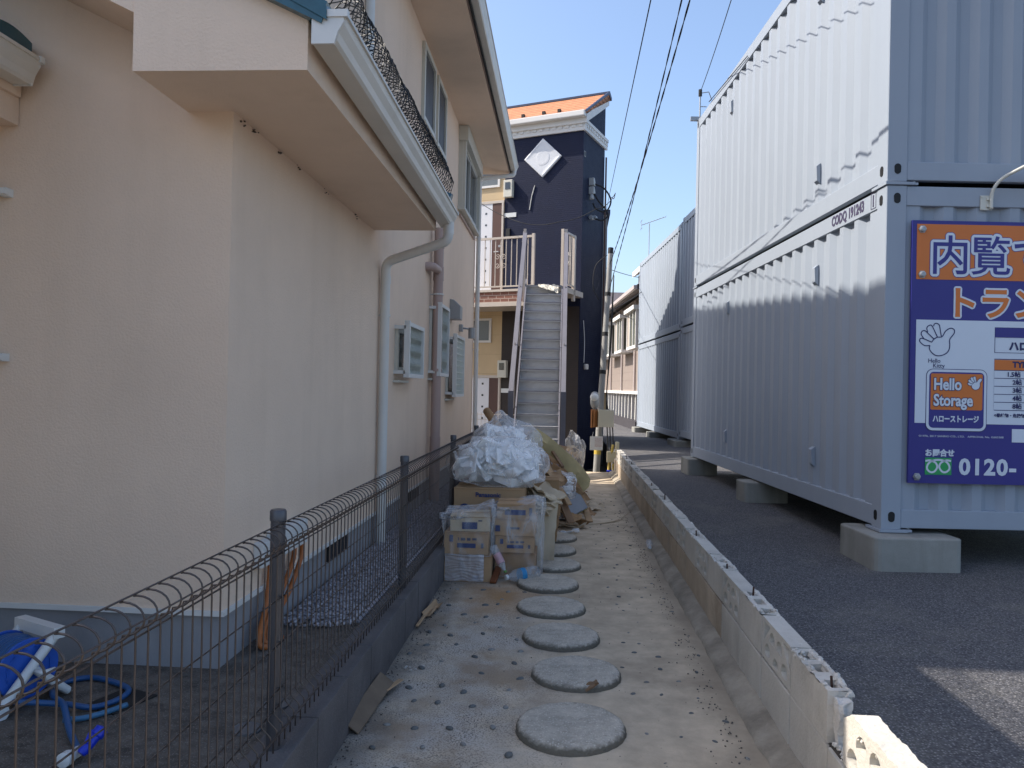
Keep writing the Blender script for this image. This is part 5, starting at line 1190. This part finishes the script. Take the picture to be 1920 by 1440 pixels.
# ------------------------------------------------------------------ rubbish
card = mat('cardboard', (.45, .295, .17), .85, .08, 3, .1, 40, spec=.15, dirt=((.36, .235, .135), 3, .56, .4)); card_d = mat('cardboard_brown', (.36, .225, .12), .85, .1, 3, .1, 40, spec=.15); card_p = mat('cardboard_pale', (.56, .46, .33), .85, .1, 4, .1, 40, spec=.15)
ink_blue = mat('print_blue', (.025, .045, .15), .7, .05); ink_cyan = mat('print_cyan', (.02, .14, .32), .7, .05); ink_txt = mat('print_grey', (.08, .085, .13), .7)
clear = film('clear_plastic', (.85, .87, .90), .46, .16, 7, .9, .10); milky = film('milky_plastic', (.97, .975, .985), .45, .2, 8, 1.0, .3); foam_w = mat('foam_white', (.95, .955, .96), .8, .04, 3, spec=.2)
foam_w.node_tree.nodes['Principled BSDF'].inputs['Subsurface Weight'].default_value = .5; foam_w.node_tree.nodes['Principled BSDF'].inputs['Subsurface Radius'].default_value = (.06, .06, .06); foam_w.node_tree.nodes['Principled BSDF'].inputs['Subsurface Scale'].default_value = .6
def cbox(lab, x0, y0, z0, x1, y1, z1, rz=0, mt=None, prints=(), grp='cardboard boxes in the rubbish pile', jit=.004, cat='cardboard box'):
    cx_, cy_ = (x0 + x1) / 2, (y0 + y1) / 2; w_, d_, h_ = x1 - x0, y1 - y0, z1 - z0
    t = thing('cardboard_box', lab, cat, (cx_, cy_, z0), rz, grp)
    m = MB(); n = 5
    m.box(-w_ / 2, -d_ / 2, 0, w_ / 2, d_ / 2, h_)
    bmesh.ops.subdivide_edges(m.bm, edges=m.bm.edges[:], cuts=4, use_grid_fill=True)
    for v in m.bm.verts: v.co += Vector((ncol(v.co, 5, x0), ncol(v.co, 5, y0 + 3), ncol(v.co, 4, z0 + 5))) * jit * 1.6
    m.build('body', mt or card, t, local=True, smooth=R(35))
    f = MB(); f.box(-w_ / 2 + .01, -.003, h_ + .002, w_ / 2 - .01, .003, h_ + .0045); f.box(-w_ / 2 - .003, -d_ / 2 - .006, h_ - .012, w_ / 2 + .003, -d_ / 2 - .002, h_ - .009); f.build('flap_edge', card_d, t, local=True)
    if prints:
        byc = {}
        for (mt_, a, b, c, d) in prints: byc.setdefault(mt_.name, (mt_, []))[1].append((a, b, c, d))
        for mt_, lst in byc.values():
            p = MB()
            for (a, b, c, d) in lst: p.box(-w_ / 2 + a * w_, -d_ / 2 - jit * 1.7 - .002, b * h_, -w_ / 2 + c * w_, -d_ / 2 - jit * 1.7, d * h_)
            p.build('print', mt_, t, local=True)
    return t
pr = lambda: [(ink_blue, .12, .55, .2, .85), (ink_blue, .3, .30, .72, .5), (ink_txt, .32, .62, .34, .75), (ink_txt, .38, .62, .48, .74), (ink_txt, .52, .62, .60, .74), (ink_txt, .64, .64, .74, .74), (ink_txt, .84, .3, .9, .52)]
cbox('bottom box of the left wrapped stack, with white creased film over its front', -.885, 5.85, .0, -.52, 6.20, .205, R(1), card, [(ink_txt, .6, .08, .72, .2)])
cbox('middle box of the left wrapped stack', -.885, 5.86, .207, -.545, 6.20, .38, R(-1), card, pr())
cbox('tilted pale top box of the left wrapped stack', -.86, 5.88, .382, -.55, 6.18, .50, R(5), card_p, [(ink_blue, .3, .15, .68, .6), (ink_txt, .70, .66, .8, .74)])
cbox('bottom box of the right wrapped stack behind the bottles', -.505, 6.0, .0, -.185, 6.32, .20, R(0), card_d, [])
cbox('second box of the right wrapped stack', -.505, 5.99, .202, -.20, 6.32, .33, R(1), card, pr())
cbox('third box of the right wrapped stack with a round mark', -.51, 6.0, .332, -.19, 6.32, .47, R(-1), card, [(ink_txt, .3, .4, .62, .52), (ink_blue, .02, .25, .14, .6)])
cbox('top box of the right wrapped stack with blue printing', -.50, 6.0, .472, -.20, 6.32, .585, R(2), card, [(ink_blue, .2, .25, .75, .6), (ink_txt, .84, .2, .92, .75)])
for (x, z) in ((-.245, .395), (-.50, .43)):
    pass
pbx = cbox('wide box with blue brand lettering under the front white bag', -.90, 6.44, .36, -.30, 6.80, .645, R(-1), card, [(ink_cyan, .55, .28, .66, .55), (ink_cyan, .72, .28, .95, .58)], jit=.003)
p = MB(); p.add(text_mesh('Panasonic', .052, .0016, .0008, 1.05), face_mtx((-.115, -.18 - .0115, .212), (1, 0, 0), (0, 0, 1))); p.add(plate_mesh([circ(-.205, .10, .05, 24)], .0008), face_mtx((0, -.18 - .006, 0), (1, 0, 0), (0, 0, 1))); p.build('lettering', ink_blue, pbx, local=True)
cbox('plain box carrying the wide lettered box', -.90, 6.46, .0, -.32, 6.80, .355, 0, card_d, grp='boxes hidden under the pile'); cbox('plain box under the rear white bag', -.90, 6.95, .0, -.36, 7.5, .66, 0, card_d, grp='boxes hidden under the pile')
for i in range(5):
    cbox('%s of the tower of small brown boxes beside the path' % ('lowest box', 'second box from below', 'middle box', 'fourth box from below', 'top box')[i], -.30 + .01 * (i % 2), 7.22, .055 + .118 * i, -.03 + .012 * (i % 3) + (.04 if i == 3 else 0), 7.50, .055 + .118 * i + .113, R(random.uniform(-5, 5)), card_d, [], 'tower of small brown boxes')
def sheet(name, lab, cat, c, w_, h_, rot, mt, th=.004, curl=.02, seed=0, grp=None, rag=.0, n=10):
    from mathutils import Euler
    E_ = Euler(rot).to_matrix(); m = MB(); T_, B_ = [], []
    for a in range(n + 1):
        r1, r2 = [], []
        for b in range(n + 1):
            u, v = a / n - .5, b / n - .5; k = 1 - rag * abs(noise.noise(Vector((a * .9, b * .9, seed)))) * (1 if (a in (0, n) or b in (0, n)) else 0) * 2
            p = Vector((u * w_ * k, v * h_ * k, curl * (ncol((u * 2, v * 2, seed), 1.5) + u * u * 2)))
            r1.append(m.bm.verts.new(Vector(c) + E_ @ (p + Vector((0, 0, th))))); r2.append(m.bm.verts.new(Vector(c) + E_ @ p))
        T_.append(r1); B_.append(r2)
    for a in range(n):
        for b in range(n): m._f([T_[a][b], T_[a + 1][b], T_[a + 1][b + 1], T_[a][b + 1]]); m._f([B_[a][b], B_[a][b + 1], B_[a + 1][b + 1], B_[a + 1][b]])
    for a in range(n):
        for (b) in (0, n): m._f([T_[a][b], T_[a + 1][b], B_[a + 1][b], B_[a][b]]); m._f([T_[b][a], T_[b][a + 1], B_[b][a + 1], B_[b][a]])
    return setp(m.build(name, mt, smooth=R(40)), lab, cat, grp)
def bag(name, lab, c, dims, seed, mt, inner=None, nin=0, in_mt=None, knot=None, sq=.72, turb=.16, rz=0, insz=.5):
    t = thing(name, lab, 'rubbish bag', c, rz)
    b2 = bmesh.new(); bmesh.ops.create_icosphere(b2, subdivisions=5, radius=1); m = MB(); vs = []
    for v in b2.verts:
        d = v.co.copy(); p = Vector([math.copysign(abs(k) ** sq, k) for k in d])
        cr = sum((1 - abs(noise.noise(Vector((d.x * f + seed, d.y * f, d.z * f * .8 - seed)))) * 2) / f for f in (2.2, 4.5, 9.0)) * turb * 2.2
        big = noise.noise(Vector((d.x * 1.3 + seed * 2, d.y * 1.3, d.z * 1.3))) * .22
        p *= (1 - turb * .6 + cr * .6 + big)
        q = Vector((p.x * dims[0] / 2, p.y * dims[1] / 2, (p.z + 1) * dims[2] / 2))
        if knot and d.z > .86: k_ = (d.z - .86) / .14; q += Vector((knot[0], 0, knot[1])) * k_ * k_; q.x = q.x * (1 - .5 * k_) + .5 * k_ * knot[0]
        if q.z < .01: q.z = .01 + .004 * noise.noise(q * 30)
        vs.append(m.bm.verts.new(q))
    b2.verts.index_update()
    for f in b2.faces: m._f([vs[v.index] for v in f.verts])
    b2.free(); m.build('film', mt, t, local=True, smooth=True)
    if nin:
        q = MB(); rnd = random.Random(seed)
        for i in range(nin):
            a = rnd.uniform(0, 6.28); r = rnd.random() ** .5 * .70; z = rnd.uniform(.16, .78); k = (1 - max(0, z - .45) * 1.1)
            s_ = rnd.uniform(.5, 1.0) * insz
            cxx = Vector((math.cos(a) * r * k * dims[0] / 2, math.sin(a) * r * k * dims[1] / 2, z * dims[2]))
            q.obox(cxx, (s_ * rnd.uniform(.5, 1), s_ * rnd.uniform(.3, .8), s_ * rnd.uniform(.08, .4)), (rnd.uniform(-.9, .9), rnd.uniform(-.9, .9), rnd.uniform(0, 3)), .012)
        for i in range(nin // 2):
            a = rnd.uniform(0, 6.28); el = rnd.uniform(.15, 1.35); k = .80
            dv = Vector((math.cos(a) * math.cos(el) * dims[0] / 2, math.sin(a) * math.cos(el) * dims[1] / 2, dims[2] * (.5 + .5 * math.sin(el)) - dims[2] * .1)) * k
            ro = Vector((dv.x, dv.y, dv.z * .6)).to_track_quat('Z', 'Y').to_euler()
            s_ = rnd.uniform(.45, .8) * insz; q.obox(dv, (s_, s_ * rnd.uniform(.5, 1), .012), (ro.x + rnd.uniform(-.4, .4), ro.y + rnd.uniform(-.4, .4), ro.z + rnd.uniform(-1, 1)), .006)
        q.build('packing_foam', in_mt, t, local=True, bevel=.006, seg=1, kind='stuff')
    return t
bag('rubbish_bag', 'large white bag of packing foam lying on the lettered cardboard box', (-.565, 6.68, .638), (.83, .56, .41), 3.7, milky, True, 60, foam_w, None, .70, .17, 0, .30)
bag('rubbish_bag', 'rear white bag of packing foam with a raised peak near the staircase', (-.54, 7.30, .66), (.70, .56, .50), 9.2, milky, True, 60, foam_w, (-.06, .12), .85, .18, 0, .28)
bag('rubbish_bag', 'tall crumpled clear bag standing at the far end beside the staircase', (.21, 13.15, 0), (.36, .36, .74), 5.1, milky, True, 12, card_p, (-.05, .05), .8, .2, 0, .2)
bag('rubbish_bag', 'small torn bag of white scraps beside the yellow foam pad', (.02, 8.3, .26), (.30, .28, .34), 12.1, milky, True, 14, foam_w, None, .85, .22, 0, .13)
def wrapfilm(lab, x0, y0, z0, x1, y1, z1, seed, peak=None):
    m = MB(); m.box(x0, y0, z0, x1, y1, z1); bmesh.ops.subdivide_edges(m.bm, edges=m.bm.edges[:], cuts=22, use_grid_fill=True)
    for v in m.bm.verts:
        k = .010 + .012 * max(0, (v.co.z - z0) / (z1 - z0)); p = v.co
        f = lambda s: noise.noise(Vector((p.x * s + seed, p.y * s, p.z * s * .55 + seed)))
        v.co += Vector((f(7) + f(17) * .5, f(7.7) * 1.0 + f(18) * .6, f(6) * .8)) * k * 1.5
        if peak and v.co.z > z1 - .05:
            t = 1 - min(1, ((p.x - peak[0]) ** 2) ** .5 / .25); v.co.z += peak[1] * t * t
            v.co.z -= .04 * (1 - t)
        if v.co.z < .004: v.co.z = .004
    return setp(m.build('plastic_wrap', clear, smooth=True), lab, 'plastic wrap', 'clear film round the box stacks')
wrapfilm('clear crumpled plastic bag pulled over the left stack of boxes', -.905, 5.825, .20, -.515, 6.235, .565, 1.3, (-.55, .02)); wrapfilm('clear crumpled plastic bag pulled over the right stack of boxes', -.53, 5.965, .015, -.135, 6.36, .605, 7.7, (-.2, .0))
m = MB(); n = 30
g = [[m.bm.verts.new((-.875 + .30 * a / n, 5.832 - .012 * abs(math.sin(b * .9 + .08 * a + ncol((a * .1, b * .1, 0), 1) * 3)) , .01 + .20 * b / n - .03 * abs(a / n - .5) * math.sin(b * .4))) for a in range(n + 1)] for b in range(n + 1)]
for b in range(n):
    for a in range(n): m._f([g[b][a], g[b][a + 1], g[b + 1][a + 1], g[b + 1][a]])
setp(m.build('stretch_film', film('white_film', (.66, .67, .72), .8, .3, 10, .6, .5), smooth=True), 'creased white stretch film on the front of the bottom left box', 'plastic film')
# torn corrugated sheets beside the lettered box
for i in range(6): sheet('torn_cardboard', 'torn grey corrugated sheet, %s in the pile leaning beside the lettered box' % ('lowest', 'second', 'third', 'fourth', 'fifth', 'topmost')[i], 'cardboard', (-.20 + .012 * i, 6.62 + .02 * i, .43 + .032 * i), .26 - .01 * i, .40, (R(-8 + 4 * i), R(16 - 2 * i), R(8 * i - 10)), card_p, .012, .05, i, 'torn corrugated sheets', .12)
sheet('torn_cardboard', 'upright pale corrugated panel beside the right wrapped stack', 'cardboard', (-.16, 6.5, .28), .02 + .24, .5, (R(86), R(4), R(10)), card_p, .006, .03, 33, 'torn corrugated sheets', .1)
wood = mat('raw_wood', (.45, .30, .175), .8, .18, 6, .15, 50, spec=.15, stretch=(1, .2, 1)); wood_d = mat('old_wood', (.26, .165, .10), .85, .2, 6, .2, 50, spec=.15)
def plank(lab, a, b, w_, th, mt=None, roll=0):
    A, Bv = Vector(a), Vector(b); d = Bv - A; q = d.to_track_quat('X', 'Z').to_matrix().to_4x4() @ Matrix.Rotation(roll, 4, 'X')
    m = MB(); m.box(0, -w_ / 2, -th / 2, d.length, w_ / 2, th / 2); m.bm.transform(Matrix.Translation(A) @ q); return setp(m.build('plank', mt or wood, bevel=.003, seg=1), lab, 'plank', 'loose planks in the rubbish')
plank('light brown plank leaning against the grey tin with its foot on the path', (.335, 8.60, .015), (.25, 8.95, .22), .075, .02, wood)
plank('long brown board lying up the pile under the yellow foam', (.12, 8.0, .10), (-.22, 8.5, .80), .09, .02, wood_d)
plank('pinkish board sloping down towards the grey tin', (.10, 8.05, .28), (-.15, 8.35, .66), .06, .02, wood)
plank('dark board at the back of the pile by the stairs', (.0, 9.3, .30), (-.45, 10.2, .92), .12, .025, wood_d)
plank('short weathered stick poking out of the pile', (.02, 8.6, .62), (-.2, 9.2, .88), .035, .03, wood_d)
m_ = MB(); P = bez([(-.34, 8.9, .95), (-.15, 8.95, .82), (.08, 9.0, .62), (.22, 9.0, .48), (.30, 8.98, .36)], 6); hw = .058
A_ = []
for i, p in enumerate(P):
    k = hw * (.75 + .35 * math.sin(i * .5)); A_.append([m_.bm.verts.new(p + Vector(o)) for o in ((-.03, -k, -.06), (.03, -k, .0), (.05, k, .08), (-.02, k, .03))])
for a, b in zip(A_, A_[1:]):
    for q in range(4): m_._f([a[q], a[(q + 1) % 4], b[(q + 1) % 4], b[q]])
m_._f(A_[0]); m_._f(A_[-1][::-1]); setp(m_.build('foam_pad', mat('foam_yellow', (.46, .37, .19), .85, .15, 5, .3, 30), smooth=R(60)), 'long yellowish foam pad draped down the rubbish pile', 'foam pad')
for i, (c, w_, h_, rot, mt, d) in enumerate((((.02, 9.1, .42), .42, .5, (R(30), R(38), .3), card_d, 'big brown sheet bulging under the yellow foam pad'), ((.10, 8.7, .30), .36, .30, (R(-30), R(30), .9), card, 'bent tan sheet above the grey tin'),
        ((-.10, 8.0, .52), .3, .26, (R(20), R(-15), .2), card, 'tan flap behind the small box tower'), ((.16, 9.5, .30), .4, .4, (R(50), R(20), 1.2), card_d, 'dark brown sheet at the back of the pile'),
        ((-.14, 7.75, .62), .25, .30, (R(15), R(20), .6), wood, 'light sheet above the small box tower'), ((-.2, 9.4, .75), .5, .4, (R(35), R(25), .1), card_d, 'brown sheet below the stair foot'), ((.1, 8.3, .12), .4, .3, (R(5), R(25), .4), card_d, 'crushed brown sheet low in the pile'))):
    sheet('cardboard_sheet', d, 'cardboard', c, w_, h_, rot, mt, .006, .07, 40 + i, 'crumpled cardboard sheets', .14)
tin = thing('metal_tin', 'tipped square grey metal tin with a yellow strap by the path', 'tin', (.105, 8.78, 0.0), R(28))
m_ = MB(); m_.box(-.125, -.125, -.17, .125, .125, .17); m_.bm.transform(Matrix.Translation((0, 0, .155)) @ Matrix.Rotation(R(-24), 4, 'Y') @ Matrix.Rotation(R(66), 4, 'X')); m_.build('body', mat('tin_grey', (.30, .305, .32), .4, .1, 4, metal=.5), tin, local=True, bevel=.012)
m_ = MB(); m_.box(-.129, -.129, .10, .129, .129, .125); m_.bm.transform(Matrix.Translation((0, 0, .155)) @ Matrix.Rotation(R(-24), 4, 'Y') @ Matrix.Rotation(R(66), 4, 'X')); m_.build('strap', mat('strap_yellow', (.5, .42, .07), .5), tin, local=True)
for i, (c, w_, h_, rz, mt, d) in enumerate((((.38, 9.55, .03), .26, .26, .4, card_p, 'square pale cardboard scrap lying on the path beyond the planks'), ((.30, 9.75, .06), .2, .2, 1.0, card_p, 'greyish torn scrap behind the square one'), ((.33, 9.25, .02), .1, .34, .35, card, 'narrow tan strip of board on the path'),
        ((.02, 8.75, .03), .30, .12, -.2, foam_w, 'white torn plastic piece in front of the grey tin'), ((.13, 8.25, .02), .34, .07, -.35, card_p, 'grey ragged strip in front of the white piece'), ((.10, 7.95, .012), .22, .035, .25, foam_w, 'thin white strip beside the stepping stones'))):
    sheet('scrap', d, 'scrap', c, w_, h_, (R(4 + 3 * i), R(-5), rz), mt, .004, .05, 60 + i, 'scraps scattered on the path', .2)
m_ = MB(); P = bez([(.30, 8.50, .006), (.50, 8.60, .008), (.70, 8.85, .02), (.92, 9.42, .07)], 8); A_ = []
for i, p in enumerate(P): k = .012 + .045 * (i / len(P)); A_.append([m_.bm.verts.new(p + Vector(o)) for o in ((-k * .3, -k, 0), (k * .3, k, .004), (k * .3, k, .010), (-k * .3, -k, .006))])
for a, b in zip(A_, A_[1:]):
    for q in range(4): m_._f([a[q], a[(q + 1) % 4], b[(q + 1) % 4], b[q]])
setp(m_.build('curved_strip', card_p), 'long curved grey strip lying across the path to the wall foot', 'strip')
plank('broken grey-brown slat lying against the dark kerb', (-.875, 3.22, .03), (-.835, 3.72, .06), .085, .008, mat('slat_grey', (.17, .125, .085), .85, .2, 8), R(35))
plank('small pale splinter beside the broken slat', (-.82, 3.62, .035), (-.775, 3.78, .03), .03, .006, wood)
plank('short tan sliver leaning on the kerb farther along', (-.865, 4.66, .02), (-.85, 4.82, .035), .02, .01, wood)
sheet('leaf_sheath', 'curled dry tan leaf sheath at the foot of the kerb', 'leaf', (-.835, 5.02, .02), .06, .26, (.1, .35, -.15), wood, .002, .03, 81)
m_ = MB(); m_.tube(bez([(.0, 4.88, .008), (.07, 4.84, .01), (.12, 4.845, .008), (.17, 4.80, .01), (.21, 4.80, .008)], 4), .0025, 5); m_.tube([(.12, 4.845, .01), (.10, 4.77, .006)], .002, 5); setp(m_.build('straw', card_p), 'bent straw between the third and fourth stepping stones', 'straw')
sheet('scrap', 'dry brown leaf on the rim of the second stepping stone', 'leaf', (.175, 3.80, .03), .03, .075, (.5, .1, -1.3), wood_d, .0015, .02, 95)
plank('rust-coloured wedge of wood between the two box stacks', (-.50, 5.80, .012), (-.47, 5.98, .09), .05, .02, mat('rust_wood', (.19, .065, .025), .8, .2))
m_ = MB()
for i in range(7): lump(m_, (-.76 + random.uniform(-.05, .05), 4.02 + random.uniform(-.05, .05), .006), random.uniform(.006, .013))
setp(m_.build('shell_fragments', mortar_m), 'little heap of white fragments near the kerb', 'fragments', kind='stuff')
m_ = MB()      # grit and crumbs collected along both edges of the path
for i in range(900):
    if random.random() < .6: x = -.88 + abs(random.gauss(0, .05))
    else: x = .80 - abs(random.gauss(0, .06))
    lump(m_, (x, random.uniform(2.8, 9.5), .003), random.uniform(.002, .006))
for i in range(420): lump(m_, (random.uniform(-.8, .8), random.uniform(2.8, 9), .002), random.uniform(.0015, .004))
setp(m_.build('grit', mat('grit', (.13, .115, .10), .9, .5, 60)), 'dark grit gathered along the edges of the path', kind='stuff')
# bottles
def mat_clear(name, tint, op):
    return film(name, tint, op, .08, 4, .15, .4)
pet = mat_clear('pet_clear', (.75, .80, .84), .45)
def bottle(lab, a, b, r, capm, label=None, lt=(.5, .7), square=False):
    A, Bv = Vector(a), Vector(b); d = (Bv - A); L_ = d.length; M_ = Matrix.Translation(A) @ d.to_track_quat('Z', 'Y').to_matrix().to_4x4()
    t = thing('plastic_bottle', lab, 'bottle', (A + Bv) / 2 - Vector((0, 0, r)), 0, 'plastic bottles on the path')
    T = lambda m: m.bm.transform(M_)
    m = MB(); m.lathe([(r * .8, 0), (r, r * .2), (r, L_ * .30), (r * .96, L_ * .32), (r, L_ * .34), (r, L_ * .62), (r * .85, L_ * .74), (r * .4, L_ * .88), (r * .33, L_ * .90), (r * .33, L_ * .95)], (0, 0, 0), 20); T(m); m.build('body', pet, t, smooth=R(50))
    m = MB(); m.lathe([(r * .4, L_ * .93), (r * .4, L_), (r * .3, L_ * 1.005)], (0, 0, 0), 16); T(m); m.build('cap', capm, t, smooth=R(40))
    if label: m = MB(); m.lathe([(r * 1.015, L_ * lt[0]), (r * 1.015, L_ * lt[1])], (0, 0, 0), 20); T(m); m.build('label', label, t, smooth=R(40))
cap_w = mat('cap_white', (.66, .68, .68), .4); cap_g = mat('cap_green', (.13, .27, .06), .4); lab_b = mat('label_blue', (.03, .25, .50), .4); lab_p = mat('label_pink', (.55, .34, .36), .4, .15, 30)
bottle('large clear bottle with a blue label lying in front of the right box stack', (-.165, 5.965, .065), (-.405, 5.815, .05), .052, cap_w, lab_b, (.42, .56))
bottle('clear bottle with pink label and green cap leaning between the stacks', (-.515, 5.90, .27), (-.405, 5.83, .085), .031, cap_g, lab_p, (.30, .66))
bottle('clear unlabelled bottle lying at the foot of the right block wall', (.86, 7.42, .038), (.845, 7.19, .036), .034, cap_w, None)
m_ = MB(); m_.tube([(-.95, 9.6, 1.2), (-.62, 8.9, .86)], .05, 14); setp(m_.build('cardboard_roll', card_d), 'brown cardboard roll leaning over the back of the rear white bag', 'roll')
m_ = MB(); m_.box(-.9, 8.2, 0, -.35, 9.2, .62); setp(m_.build('crate_stack', card_d, bevel=.01), 'brown stacked cartons behind the rear white bag', 'carton stack')
# buildings behind the camera are out of view; nothing else stands here
